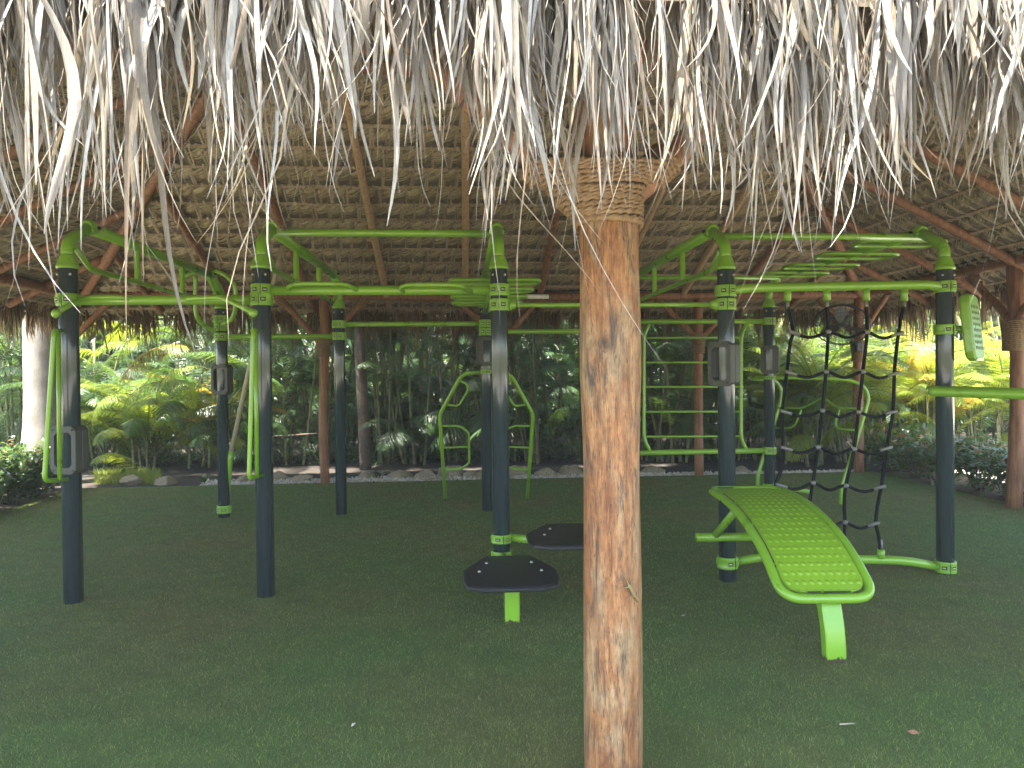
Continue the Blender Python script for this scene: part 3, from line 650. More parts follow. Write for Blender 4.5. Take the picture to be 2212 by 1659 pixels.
# ================================================================== exercise frame
O1 = G(158, 1300); O1[2] = 0
UR = np.array((math.cos(.0775), math.sin(.0775), 0)); VR = np.array((-math.sin(.0775), math.cos(.0775), 0)); DEP = 2.97
def rowpt(px, py, v=0.0):               # survey point on the upright plane of a row, v metres behind the front row
    d = ray(px, py); o = O1 + VR * v; return CAM + d * (np.dot(o - CAM, VR) / np.dot(d, VR))
def FR(px, py, v=0.0): return rowpt(px, py, v)
def BR(px, py, v=0.0): return rowpt(px, py, DEP + v)
def foot(p): q = np.array(p); q[2] = 0; return q
PF = [foot(FR(px, 830)) for px in (151, 568, 1080, 1569, 2041)]
PB = [foot(BR(px, 830)) for px in (480, 734)] + [foot(BR(1050, 830)), foot(BR(1362, 830)), foot(BR(1661.5, 830))]
rig = thing('exercise_frame', foot(FR(1080, 830, 1.5)), 'large green and dark blue outdoor exercise frame with overhead beams on ten posts', 'exercise frame')
ZT = 2.33; ZB = 2.655
# one post, copied
m = MB(); m.lathe([(0, -.02), (.0625, -.02), (.0625, ZT - .01), (.055, ZT + .005), (0, ZT + .005)], (0, 0, 0), 36)
post_me = m.mesh('post', M_POST)
m = MB(); m.lathe([(.063, ZT - .012), (.071, ZT - .010), (.074, ZT + .002), (.071, ZT + .014), (.066, ZT + .018), (.063, ZT + .035), (.057, ZT + .055), (.047, ZT + .075), (.041, ZT + .09), (.0, ZT + .09)], (0, 0, 0), 32)
cap_me = m.mesh('post_cap', M_GREEN)
m = MB()
for t in (-.75, .75, PI - .6, PI + .6): m.lathe([(0, 0), (.009, 0), (.009, .006), (.005, .010), (0, .010)], (.062 * math.sin(t), -.062 * math.cos(t), ZT - .055), 8, axis=(math.sin(t), -math.cos(t), 0))
bolt_me = m.mesh('cap_bolts', M_STEEL)
for q in PF + PB:
    o = inst('post', post_me, rig, Vector(q - origin_of(rig))); inst('post_cap', cap_me, o, (0, 0, 0)); inst('cap_bolt', bolt_me, o, (0, 0, 0))
# arches running from each front post to the post behind
def arch(pf, pb):
    L = np.linalg.norm(pb - pf); d = (pb - pf) / L; z = lambda v, h: pf + d * v + EZ * h
    m = MB()
    for s in (0, 1):
        w = (lambda v, h: z(v, h)) if s == 0 else (lambda v, h: z(L - v, h))
        m.tube(fillet([w(0, ZT + .06), w(0, ZT + .15), w(.055, ZT + .21), w(.30, ZB + .02)], .09, 8), .041, 20)
        m.tube([w(.24, ZB + .0), w(.345, ZB + .012)], .047, 20); m.ball(w(.285, ZB + .022), .047, 0, 16)
        side = np.cross(d, EZ)
        for k in (-1, 1):
            m.lathe([(0, 0), (.022, 0), (.022, .012), (.014, .018), (0, .018)], w(.25, ZB - .015) + side * k * .040, 12, axis=tuple(side * k)); m.lathe([(0, 0), (.012, 0), (.012, .022), (0, .022)], w(.315, ZB + .01) + side * k * .044, 8, 1, axis=tuple(side * k))
    m.tube([z(.27, ZB + .004), z(L - .27, ZB + .004)], .043, 20)
    return part('arch_beam', m, [M_GREEN, M_GREYD], rig), z, L
ARCH = [arch(PF[k], PB[k]) for k in range(5)]
for k in (0, 1, 3):                      # lower rails with two ties
    o, z, L = ARCH[k]; m = MB()
    m.tube(fillet([z(.10, ZT + .155), z(.30, ZT + .03), z(L - .30, ZT + .03), z(L - .10, ZT + .155)], .05, 6), .021, 14)
    part('lower_rail', m, M_GREEN, o)
    for v in (1.02, 1.93): m = MB(); m.tube([z(v, ZT + .03), z(v, ZB)], .0235, 14, caps=False); part('rail_tie', m, M_GREEN, o)
def loop_rung(c, d, W, D, parent, r=.017):
    s = np.cross(d, EZ); m = MB(); pts = [c - s * W / 2, c + s * W / 2, c + s * (W / 2 - .02) + d * D, c - s * (W / 2 - .02) + d * D]
    m.tube(fillet(pts, .10, 8, True), r, 12, closed=True); return part('loop_rung', m, M_GREEN, parent)
for k, zz, vs in ((2, 2.315, (.52, 1.1, 1.7, 2.28)), (4, ZB - .03, (.42, 1.05, 1.68, 2.25))):
    o, z, L = ARCH[k]; d = z(1, 0) - z(0, 0)
    for v in vs: loop_rung(z(v, zz), d, .74, .27, o)
o, z, L = ARCH[2]; m = MB(); m.tube([z(.06, 2.30), z(L - .06, 2.28)], .034, 16)
for v in (.52, .79, 1.1, 1.37, 1.7, 1.97, 2.28, 2.55): m.box(z(v, 2.268), (.05, .05, .03), None, 0, .008)
part('ladder_spine', m, M_GREEN, o)
# cross beams
def beam(p, q, r, bow=None, plugs=(), name='cross_beam'):
    m = MB(); p = np.asarray(p); q = np.asarray(q)
    if bow is None: m.tube([p, q], r, 18)
    else: m.tube(fillet([p, p + (q - p) * .09 + bow, q - (q - p) * .09 + bow, q], .16, 7), r, 18)
    for t in plugs:
        c = p + (q - p) * t - VR * (r * .93); m.lathe([(0, 0), (.017, 0), (.017, .004), (.010, .007), (0, .007)], c, 12, axis=tuple(-VR))
    return part(name, m, M_GREEN, rig)
zz = lambda a, h: np.array((a[0], a[1], h))
def mid(k, v): return ARCH[k][1](v, 0)
beam(zz(mid(1, .28), 2.635), zz(mid(2, .28), 2.635), .0285)
beam(zz(mid(3, .28), 2.625), zz(mid(4, .28), 2.625) + UR * .09, .0265)
beam(zz(mid(3, DEP - .28), 2.63), zz(mid(4, DEP - .28), 2.63), .026)
FZ = lambda px, py: FR(px, py)[2]
BZ = lambda px, py: BR(px, py)[2]
zA = FZ(330, 648); zB = FZ(840, 627); zC = FZ(1330, 658.5); zD = FZ(1800, 620); zP4 = FZ(1570, 629)
beam(zz(PF[0], zA), zz(PF[1], zA), .034)
beam(zz(PF[1], zB), zz(PF[2], zB), .034)
beam(zz(PF[2], zC), zz(PF[3], zC), .0165)
netbeam = beam(zz(PF[3], zP4 - .0), zz(PF[4], zD + .0) , .034, -VR * .05 + EZ * .015)
zb1, zb2, zb3, zb4, zb5 = BZ(600, 727), BZ(890, 700), BZ(1200, 716), BZ(1450, 695), BZ(1450, 977)
beam(zz(PB[0], zb1), zz(PB[1], zb1), .0275, None, (.75,)); beam(zz(PB[1], zb2), zz(PB[2], zb2), .0275, None, (.2, .45, .62)); beam(zz(PB[2], zb3), zz(PB[3], zb3), .0275, None, (.35, .55, .9))
# clamps: two-part shell with slots and bolts
def clamp_mesh():
    m = MB(); h = .043
    prof = [(.0635, -h), (.073, -h), (.0765, -h + .006), (.0765, -.026), (.0735, -.018), (.0735, .018), (.0765, .026), (.0765, h - .006), (.073, h), (.0635, h)]
    m.lathe(prof, (0, 0, 0), 40)
    for t in (-.52, .42, 2.3, 3.9):                     # pocket with a bolt
        n = np.array((math.sin(t), -math.cos(t), 0)); s = np.cross(EZ, n); ax = np.array([s, n, EZ])
        for dz in (-.019, .019): m.box(n * .0745 + EZ * dz, (.050, .010, .012), ax, 0, .003)
        for ds in (-.022, .022): m.box(n * .0745 + s * ds, (.010, .010, .044), ax, 0, .003)
        m.box(n * .0728, (.035, .004, .027), ax, 1); m.tube([n * .0765 - s * .012, n * .0765 + s * .010], .006, 8, mat=2)
    n = np.array((0, -1.0, 0)); m.box(n * .0757, (.004, .005, .086), None, 1); m.box(-n * .0757, (.004, .005, .086), None, 1)
    return m.mesh('clamp', [M_GREEN, M_GREYD, M_STEEL])
CL = clamp_mesh(); o_r = origin_of(rig)
def clamp(p, z, rz=0.0, parent=rig, sc_=(1, 1, 1)): return inst('clamp', CL, parent, Vector(zz(p, z) - origin_of(parent)), (0, 0, rz), sc_)
for p, z in ((PF[0], zA), (PF[1], zA), (PF[1], zB), (PF[2], zB), (PF[2], zC), (PF[3], zP4), (PF[3], zC), (PF[4], zD),
             (PB[0], zb1), (PB[0], zb1 + .105), (PB[0], zb1 + .195), (PB[1], zb1), (PB[1], zb2), (PB[2], zb2), (PB[2], zb3), (PB[3], zb3), (PB[4], zb4), (PB[3], zb4)):
    clamp(p, z, rnd.uniform(-.25, .25))
m = MB(); c = zz(PF[3], zC) - UR * .07; m.lathe([(.02, 0), (.043, 0), (.043, .02), (.03, .03), (.028, .05), (.0, .05)], c, 18, axis=tuple(-UR)); c = zz(PF[2], zC) + UR * .07; m.lathe([(.02, 0), (.043, 0), (.043, .02), (.03, .03), (.028, .05), (.0, .05)], c, 18, axis=tuple(UR)); part('flange', m, M_GREEN, rig)
clamp(PB[0], G(481, 1117)[2] + .09)
# pull-up grips with ball ends on the first beam, flat U grips on the second
def grip(pts, r, ball=None, rad=.05, name='pull_up_grip'):
    m = MB(); m.tube(fillet(pts, rad, 6), r, 14)
    if ball is not None: m.ball(pts[-1], ball, 0, 14)
    return part(name, m, M_GREEN, rig)
grip([P(292, 652, 5.0), P(268, 642, 4.91), P(192, 642, 4.86), P(160, 652, 4.72), P(121, 677, 4.56)], .018, .029)
grip([P(420, 653, 5.03), P(401, 645, 4.95), P(478, 642, 4.88), P(510, 656, 4.76), P(547, 676, 4.60)], .018, .029)
grip([P(628, 628, 5.06), P(621, 620, 4.98), P(642, 613, 4.92), P(745, 613, 4.93), P(777, 629, 5.10)], .0165, None, .06)
grip([P(870, 630, 5.08), P(865, 620, 5.0), P(882, 615, 4.95), P(991, 615, 4.96), P(1018, 630, 5.12)], .0165, None, .06)
# horn-shaped dip bars on the far left post
dip = thing('dip_bar', PB[0], 'curved green horn-shaped dip bars clamped high on the far left back post', 'exercise bar')
m = MB(); m.tube(smooth_path([P(463, 715, 7.80), P(446, 706, 7.72), P(428, 689, 7.6), P(422, 661, 7.55), P(422, 596, 7.5)], 8), .022, 14); part('left_horn', m, M_GREEN, dip).name = 'horn'
m = MB(); m.tube(smooth_path([P(482, 700, 7.75), P(498, 692, 7.55), P(508, 668, 7.42), P(508, 622, 7.35), P(498, 604, 7.35), P(478, 589, 7.4), P(458, 584, 7.5)], 8), .022, 14); part('horn', m, M_GREEN, dip)
m = MB(); m.tube(fillet([P(399, 598, 7.4), P(412, 590, 7.42), P(430, 588, 7.45), P(449, 597, 7.5), P(464, 628, 7.6), P(466, 655, 7.8)], .06, 6), .021, 14); part('crossbar', m, M_GREEN, dip)
# slim stretching loops on the two left posts
def stretch(near, far, post, label):
    t = thing('stretching_loop', foot(post), label, 'exercise bar', 'stretching loops on the front posts')
    m = MB(); m.tube(fillet(near, .045, 6), .0155, 14); part('outer_rod', m, M_GREEN, t)
    m = MB(); m.tube(far, .014, 12); part('inner_rod', m, M_GREEN, t)
    return t
Y1 = PF[0][1]; Y2 = PF[1][1]
stretch([P(140, 715, Y1 - .05), P(117, 714, Y1 - .28), P(96, 1039, Y1 - .28), P(147, 1036, Y1 - .05)], [P(126, 715, Y1 - .18), P(129, 1036, Y1 - .18)], PF[0], 'tall green wire loop hanging beside the leftmost post in front of the grey sign box')
stretch([P(562, 714, Y2 - .055), P(547, 713, Y2 - .30), P(538, 1033, Y2 - .30), P(567, 1026, Y2 - .05)], [P(553, 717, Y2 - .18), P(555, 1030, Y2 - .18)], PF[1], 'tall green wire loop on the second front post from the left')
# ------------------------------------------------------------------ sign boxes
def sign_box(px, py, base, yaw, label, window='open', zc=None, dx=0.0, w=.20, h=.335, dp=.125):
    c = zz(base, zc); ca, sa = math.cos(yaw), math.sin(yaw); X = np.array((ca, sa, 0)); Yv = np.array((-sa, ca, 0))   # -Yv faces out
    c = c + X * dx
    t = thing('instruction_sign', c, label, 'sign', 'grey instruction boxes on the posts')
    f = lambda x, y, z: c + X * x + Yv * y + EZ * z
    oct_ = lambda a, b, k: [(-a + k, -b), (a - k, -b), (a, -b + k), (a, b - k), (a - k, b), (-a + k, b), (-a, b - k), (-a, -b + k)]
    O = oct_(w / 2, h / 2, .032); I = oct_(w / 2 - .034, h / 2 - .045, .022)
    def ring(m, y0, y1, O, I, mat=0, ins=.006):
        Oc = [(x * (1 - ins / (w / 2)), z * (1 - ins / (h / 2))) for x, z in O]; L = [(Oc, y0), (O, y0 + ins), (O, y1 - ins), (Oc, y1), (I, y1), (I, y0)]
        V = [f(x, y, z) for P_, y in L for x, z in P_]; n = 8; k = len(L)
        m.add(V, np.array([(a * n + i, a * n + (i + 1) % n, ((a + 1) % k) * n + (i + 1) % n, ((a + 1) % k) * n + i) for a in range(k) for i in range(n)]), mat, False)
    m = MB(); ring(m, -dp / 2, -.0015, O, I, 0, .004); ring(m, .0015, dp / 2, O, I, 0, .004); part('housing', m, M_GREY, t)
    m = MB(); ring(m, -.005, .005, [(x * .97, z * .98) for x, z in O], I, 0, .001); part('seam', m, M_GREYD, t)
    m = MB()
    for sx in (-1, 1):
        for sz in (-1, 1):
            for sy in (-1, 1): m.lathe([(0, 0), (.0075, 0), (.0075, .003), (.004, .003), (.004, .001), (0, .001)], f(sx * (w / 2 - .026), sy * (dp / 2 - .0005), sz * (h / 2 - .028)), 10, axis=tuple(Yv * sy))
    part('bolt', m, M_GREYD, t)
    if window == 'print':
        m = MB(); m.prism([(x * .99, z * .99) for x, z in I], 0, .008, 0, lambda x, z, y: f(x, -dp / 2 + .018 + y, z)); panel = part('print_panel', m, M_PRINT, t)
        y = -dp / 2 + .0165; hw, hh = w / 2 - .036, h / 2 - .047
        m = MB(); bx = lambda x0, z0, x1, z1, r=.0012: m.tube(fillet([f(x0, y, z0), f(x1, y, z0), f(x1, y, z1), f(x0, y, z1)], .012, 4, True), r, 6, closed=True)
        bx(-hw + .014, .008, hw - .014, hh - .034); bx(-hw + .014, -hh + .030, hw - .014, -.002)
        for k, xw in enumerate((.017, .011, .022, .013)): m.box(f(-hw + .022 + k * .021, y, hh - .018), (xw, .002, .006), np.array([X, Yv, EZ]))
        part('print_frame', m, M_LINE, panel)
        m = MB()
        if 'running' in label or True:
            for zc_, sgn in ((.048, 1), (-.048, -1)):
                if dx < -.005 or 'figures' not in label:
                    pts = lambda *q: [f(a * .012 - .004, y, zc_ + b * .012) for a, b in q]
                    m.ball(f(.0, y, zc_ + .026), .0055, 0, 8, (1, .5, 1)); m.tube(pts((0.2, 1.6), (-.5, .4)), .005, 6); m.tube(pts((-.5, .4), (.9, -.3), (.5, -1.8)), .0035, 6); m.tube(pts((-.5, .4), (-.9, -.8), (-1.3, -1.8)), .0035, 6); m.tube(pts((.1, 1.3), (1.0, .6 * sgn), (1.7, 1.0)), .0028, 6)
                else:
                    for o_ in (-.006, .014): m.tube([f(o_ - .005, y, zc_ + .022), f(o_ + .002, y, zc_), f(o_ - .003, y, zc_ - .022)], [.0045, .006, .003], 6)
        part('figure_print', m, M_FIG, panel)
    return t
sz = lambda px, py, p: float(CAM[2] + (np.dot(ray(px, py), UP) * 0 + ray(px, py)[2]) * (p[1] / ray(px, py)[1]))
sign_box(0, 0, PF[0], -.15, 'open-windowed grey sign box low on the leftmost post behind a green loop', zc=sz(150, 971, PF[0]), dx=-.012)
sign_box(0, 0, PF[3], -.90, 'open-windowed grey sign box on the front post left of the rope net', zc=sz(1565, 786, PF[3]), dx=-.02)
sign_box(0, 0, PB[0], -.15, 'grey sign box on the far left back post in front of the sunlit palm', zc=sz(478, 820, PB[0]), w=.20)
sign_box(0, 0, PB[2], .34, 'grey sign box with orange exercise print half hidden behind the middle front post', 'print', zc=sz(1050, 759, PB[2]), dx=.0)
sign_box(0, 0, PB[4], -.44, 'grey sign box with small orange figures on the back post above the green dip station', 'print', zc=sz(1663, 777, PB[4]), dx=.012)
# ------------------------------------------------------------------ wall ladder between the right back posts
wl = thing('wall_bars', foot(BR(1500, 1000)), 'green wall-bar ladder with rounded side rails between the right back posts', 'ladder')
for z, r in ((zb4, .0285), (zb5, .031)):
    m = MB(); m.tube([zz(PB[3], z), zz(PB[4], z)], r, 18); part('rail', m, M_GREEN, wl)
clamp(PB[4], zb5, .2, wl); clamp(PB[3], zb5, 0, wl)
for e, s in ((1391, 1), (1601, 1)):
    m = MB(); m.tube(fillet([BR(e + 13, 697), BR(e, 724, -.0), BR(e, 950), BR(e + 15, 977)], .10, 7), .0205, 14); part('side_rail', m, M_GREEN, wl)
for y in (730, 783, 836, 889.5, 943): m = MB(); m.tube([BR(1391, y), BR(1601, y - .5)], .0125, 12); part('rung', m, M_GREEN, wl)
# ------------------------------------------------------------------ ladder-handle stations
def Yl(vy): return 8.22 + .62 * (vy - 803) / (1074 - 803)
st = thing('handle_station', P(1050, 1074, Yl(1074)) * np.array((1, 1, 0)), 'green bow-legged handle station with inner rungs on the middle back post', 'exercise station')
def sp(pts): return [P(x, y, Yl(y)) for x, y in pts]
mir = lambda pts: [(2101 - x, y) for x, y in pts]
zs_ = P(1050, 803, PB[2][1])[2]; clamp(PB[2], zs_, .1, st, (.96, .96, .5))
for fn in (lambda q: q, mir):
    m = MB(); m.tube(fillet(sp(fn([(1046, 804), (1008, 806), (994, 815), (951, 893), (950, 905), (962, 1076)])), .12, 6), .0225, 14); part('leg', m, M_GREEN, st)
    m = MB(); m.tube(fillet(sp(fn([(992, 822), (1009, 829), (1012, 842), (990, 878), (967, 874)])), .05, 6), .0135, 12); part('upper_handle', m, M_GREEN, st)
    m = MB(); m.tube(fillet(sp(fn([(954, 920), (993, 920), (1013, 934), (1014, 1000), (995, 1013), (960, 1014)])), .05, 6), .0135, 12); m.tube(sp(fn([(958, 967), (1013, 965)])), .012, 12); part('lower_handle', m, M_GREEN, st)
m = MB()
for x, y in ((962, 1074), (1139, 1072)): q = P(x, y, Yl(y)); m.tube([q, q * np.array((1, 1, 0)) - EZ * .02], .012, 8)
part('ground_pin', m, M_GREYD, st)
st = thing('handle_station', foot(P(1817, 1090, 8.3)), 'green side-on handle station behind the rope net with two bow-shaped legs', 'exercise station')
YI = lambda x: 9.4 + (x - 1680) / 180 * (8.3 - 9.4)
zs_ = P(1661, 816, PB[4][1])[2]; clamp(PB[4], zs_, .1, st, (.96, .96, .5))
m = MB(); m.tube(fillet([P(1664, 816, 8.36), P(1779, 817, 8.33), P(1838, 821, 8.3), P(1866, 834, 8.3), P(1877, 858, 8.3), P(1847, 964, 8.3), P(1817, 1054, 8.3), P(1816, 1092, 8.3)], .14, 6), .0225, 14); part('leg', m, M_GREEN, st)
m = MB(); m.tube(fillet([P(1660, 816, 8.42), P(1616, 816, 8.9), P(1620, 818, 9.1), P(1676, 822, 9.4), P(1690, 846, 9.4), P(1686, 868, 9.4), P(1650, 984, 9.4), P(1636, 1030, 9.4), P(1637, 1058, 9.4)], .14, 6), .0235, 14); part('leg', m, M_GREEN, st)
m = MB(); m.tube(fillet([P(x, y, YI(x)) for x, y in ((1678, 881), (1733, 882), (1778, 858), (1807, 881), (1862, 882))], .07, 6), .0135, 12); part('upper_handle', m, M_GREEN, st)
for q in (((1731, 884), (1719, 916), (1708, 925), (1672, 924)), ((1813, 884), (1804, 916), (1811, 927), (1846, 929))):
    m = MB(); m.tube(fillet([P(x, y, YI(x)) for x, y in q], .06, 6), .0135, 12); part('lower_handle', m, M_GREEN, st)
m = MB(); q = P(1664, 1049, 8.38); m.tube([q, P(1751, 1063, 8.1)], .023, 14); part('foot_bar', m, M_GREEN, st); clamp(PB[4], q[2], .1, st, (1, 1, .6))
# ------------------------------------------------------------------ pad arm and long bar on the right post
bp = thing('back_pad', PF[4], 'tilted green perforated pad on a short arm of the right front post', 'exercise pad')
zc = sz(2041, 712, PF[4]); clamp(PF[4], zc, .3, bp, (1, 1, .9))
pc = P(2099, 708, 5.42); m = MB(); m.tube([zz(PF[4], zc) + UR * .06, pc + np.array((0, 0, zc - pc[2]))], .030, 14); part('arm', m, M_GREEN, bp)
nx = np.array((.70, -.71, .10)); nx /= np.linalg.norm(nx); hy = np.cross(EZ, nx); hy /= np.linalg.norm(hy); tz = np.cross(nx, hy)
m = MB(); f = lambda x, z, y: pc + hy * x + tz * z + nx * y
a, b, k = .145, .255, .07
outl = [(-a, -b + k), (-a + .02, -b + .02), (-a + k, -b), (a - k, -b), (a - .02, -b + .02), (a, -b + k), (a, b - k), (a - .02, b - .02), (a - k, b), (-a + k, b), (-a + .02, b - .02), (-a, b - k)]
m.prism(outl, -.035, .035, 0, f, .014); pad = part('pad', m, M_GREEN, bp); m = MB()
for i in range(5):
    for j in range(8): m.lathe([(0, 0), (.0125, 0), (.0125, .0015), (0, .0015)], f(-.09 + i * .045, -.16 + j * .045, .0355), 10, axis=tuple(nx))
part('perforation', m, M_HOLE, pad)
lb = thing('push_bar', PF[4], 'thick green horizontal bar reaching out of the right edge of the picture', 'exercise bar')
m = MB(); q = P(2016, 846, PF[4][1] - .10); m.tube([q, P(2200, 852, 5.0), P(2330, 856, 4.75)], .036, 18, round_end=True); part('bar', m, M_GREEN, lb); clamp(PF[4], q[2], .5, lb, (1, 1, .8))
m = MB(); m.tube([q + EZ * .03 + VR * .08, P(2200, 843, 5.12), P(2330, 846, 4.9)], .016, 12); part('thin_bar', m, M_GREEN, lb)
# ------------------------------------------------------------------ climbing net
net = thing('climbing_net', foot(FR(1840, 1200)), 'black rope climbing net hung between the two right front posts', 'climbing net')
m = MB(); zl = sz(1700, 1205, PF[3]); pL, pR = zz(PF[3], sz(1570, 1214, PF[3])), zz(PF[4], sz(2042, 1223, PF[4]))
m.tube(fillet([pL + UR * .07, pL + (pR - pL) * .14 + EZ * .05 - VR * .03, pR - (pR - pL) * .2 + EZ * .045 - VR * .03, pR - UR * .07], .2, 8), .0325, 18); part('bottom_bar', m, M_GREEN, net)
clamp(PF[3], pL[2], .55, net); clamp(PF[4], pR[2], -.1, net)
NV = [[(1701, 662), (1706, 680), (1713, 718), (1707, 742), (1699, 808), (1694, 850), (1690, 888), (1690, 930), (1692, 968), (1690, 1005), (1676, 1047), (1668, 1080), (1662, 1120), (1660, 1190)],
      [(1786, 662), (1789, 717), (1784, 803), (1776, 887), (1767, 966), (1756, 1043), (1748, 1090), (1744, 1140), (1742, 1195)],
      [(1871, 662), (1873, 717), (1864, 803), (1854, 890), (1845, 970), (1827, 1049), (1824, 1090), (1825, 1128), (1824, 1160), (1826, 1196)],
      [(1953, 662), (1946, 690), (1941, 720), (1936, 760), (1932, 806), (1929, 888), (1922, 930), (1915, 967), (1909, 1010), (1904, 1050), (1896, 1090), (1892, 1130), (1897, 1155), (1903, 1196)]]
rows = [((1709, 717), (1789, 717), (1873, 717), (1944, 720)), ((1702, 804), (1784, 803), (1864, 803), (1936, 806)), ((1691, 888), (1776, 887), (1854, 890), (1931, 889)), ((1692, 967), (1767, 966), (1845, 970), (1920, 967)), ((1681, 1047), (1756, 1043), (1827, 1049), (1906, 1051)), ((1664, 1128), (1748, 1128), (1825, 1128), (1893, 1130))]
NPv = -.05
for v in NV: m = MB(); m.tube(smooth_path([FR(x, y, NPv) for x, y in v], 5), .0128, 10); part('upright_rope', m, M_NETROPE, net)
for r in rows:
    pts = []
    for k in range(3):
        (x0, y0), (x1, y1) = r[k], r[k + 1]
        for t in np.linspace(0, 1, 9, endpoint=(k == 2)):
            sag = 12.5 * (1 - math.cos(2 * PI * t)) / 2 if k == 1 else (12.0 * math.sin(PI * min(1, t * 1.0)) ** 1.4)
            pts.append(FR(x0 + (x1 - x0) * t, y0 + (y1 - y0) * t + sag, NPv - .012 * math.sin(PI * t)))
    m = MB(); m.tube(pts, .0118, 10); part('cross_rope', m, M_NETROPE, net)
    a, b = FR(r[0][0] - 6, r[0][1] - 1.5, NPv - .012), FR(r[0][0] + 19, r[0][1] + 6, NPv - .016); m = MB(); m.tube([a, a + (b - a) * .44, a + (b - a) * .46, b], [.0135, .0135, .0125, .0125], 10); part('ferrule', m, M_SILVER, net)
    a, b = FR(r[3][0] + 6, r[3][1] - 1.5, NPv - .012), FR(r[3][0] - 19, r[3][1] + 6, NPv - .016); m = MB(); m.tube([a, a + (b - a) * .44, a + (b - a) * .46, b], [.0135, .0135, .0125, .0125], 10); part('ferrule', m, M_SILVER, net)
    for k in (1, 2): c = FR(*r[k], NPv - .004); m = MB(); m.ball(c, .021, 0, 12, (1.15, .9, .9)); part('cross_connector', m, M_SILVER, net)
for x, y0 in ((1701, 640), (1786, 638), (1871, 637), (1953, 636)):
    m, m2 = MB(), MB(); a = FR(x, y0 - 14, NPv); b = FR(x, 650, NPv); m.tube([a, b], .0255, 16); m.tube([a + (b - a) * .36, a + (b - a) * .50], .028, 16); m2.tube([b, FR(x, 659, NPv), FR(x, 667, NPv)], [.013, .014, .011], 12); part('socket', m, M_GREEN, net); part('rope_ferrule', m2, M_SILVER, net)
for x in (1826, 1903): m, m2 = MB(), MB(); a = FR(x, 1206, NPv); b = FR(x, 1187, NPv); m.tube([a, b], .0265, 16); m2.tube([b, FR(x, 1175, NPv), FR(x, 1165, NPv)], [.015, .014, .012], 12); part('socket', m, M_GREEN, net); part('rope_ferrule', m2, M_SILVER, net)
# ------------------------------------------------------------------ sit-up bench
prof = smooth_path([(5.12, .708), (4.86, .706), (4.60, .683), (4.36, .632), (4.14, .556), (3.98, .470), (3.86, .386), (3.79, .336)], 8)
sl = np.concatenate([[0], np.cumsum(np.linalg.norm(np.diff(prof, axis=0), axis=1))]); BL = sl[-1]
def bxy(s, w, h=0.0):
    y = np.interp(s, sl, prof[:, 0]); z = np.interp(s, sl, prof[:, 1]); e = .02; ty = np.interp(s + e, sl, prof[:, 0]) - np.interp(s - e, sl, prof[:, 0]); tz_ = np.interp(s + e, sl, prof[:, 1]) - np.interp(s - e, sl, prof[:, 1]); L = math.hypot(ty, tz_) or 1
    return np.array((1.685 - .02 * (y - 4) + w, y + h * tz_ / L, z - h * ty / L))
bench = thing('sit_up_bench', (1.7, 4.2, 0), 'curved bright green sit-up bench with a dimpled board in the right foreground', 'bench')
HW = .25; m = MB(); cp = []
outl = fillet([(0, -HW, 0), (BL, -HW, 0), (BL, HW, 0), (0, HW, 0)], .12, 10, True)
dense = []
for i in range(len(outl)):
    p, q = outl[i], outl[(i + 1) % len(outl)]; n = max(1, int(np.linalg.norm(q - p) / .05))
    for t in range(n): dense.append(p + (q - p) * t / n)
m.tube([bxy(p[0], p[1]) for p in dense], .0265, 16, closed=True); part('rim_tube', m, M_GREEN, bench)
m = MB(); ns, nw = 330, 120; s0, s1, w1 = .035, BL - .034, HW - .030; V = np.empty((ns, nw, 3))
cenx = np.linspace(-.19, .19, 10); dots = [(c, .12 + .063 * k) for k in range(21) for c in cenx]
S_, W_ = np.meshgrid(np.linspace(s0, s1, ns), np.linspace(-1, 1, nw), indexing='ij'); Wd = W_ * w1
cr = .09                                 # rounded corners
lim = np.ones_like(S_) * w1
for e in (s0, s1):
    dd = np.clip(cr - np.abs(S_ - e), 0, cr); lim = np.minimum(lim, w1 - cr + np.sqrt(np.maximum(cr ** 2 - dd ** 2, 0)))
Wd = W_ * lim; hh = np.zeros_like(S_) + .014
fx = (Wd + .19) / (.38 / 9); fs = (S_ - .12) / .063; ix = np.clip(np.round(fx), 0, 9); isx = np.clip(np.round(fs), 0, 20)
dist = np.hypot((fx - ix) * (.38 / 9), (fs - isx) * .063); hh += .0058 * np.clip(1 - (dist / .0135) ** 2, 0, 1) ** .55
for i in range(ns):
    for j in range(nw): V[i, j] = bxy(S_[i, j], Wd[i, j], hh[i, j])
ii = np.arange(ns - 1)[:, None] * nw; jj = np.arange(nw - 1)[None]
m.add(V.reshape(-1, 3), np.stack([ii + jj, ii + jj + 1, ii + nw + jj + 1, ii + nw + jj], -1).reshape(-1, 4)); 
V2 = np.array([[bxy(S_[i, j], Wd[i, j], -.004) for j in range(0, nw, 17)] for i in range(0, ns, 7)]); a_, b_ = V2.shape[:2]; ii = np.arange(a_ - 1)[:, None] * b_; jj = np.arange(b_ - 1)[None]
m.add(V2.reshape(-1, 3), np.stack([ii + jj, ii + b_ + jj, ii + b_ + jj + 1, ii + jj + 1], -1).reshape(-1, 4)); part('board', m, M_BOARD, bench)
m = MB()                                 # open joints between board and rim
for a, b, w in ((.25, .48, -1), (.52, .80, -1), (.84, 1.18, -1), (1.2, BL - .2, -1)):
    m = MB(); m.tube([bxy(s, -w1 - .005, .016) for s in np.linspace(a, b, 12)], .0032, 6); part('joint_gap', m, M_GREYD, bench)
for a, b in ((-.02, .12), (-.11, -.04)): m = MB(); m.tube([bxy(BL - .030, w, .018) for w in np.linspace(a, b, 6)], .0042, 6); part('joint_gap', m, M_GREYD, bench)
m = MB(); m.tube([bxy(.028, w, .018) for w in np.linspace(-.2, -.08, 6)], .005, 6); part('joint_gap', m, M_GREYD, bench)
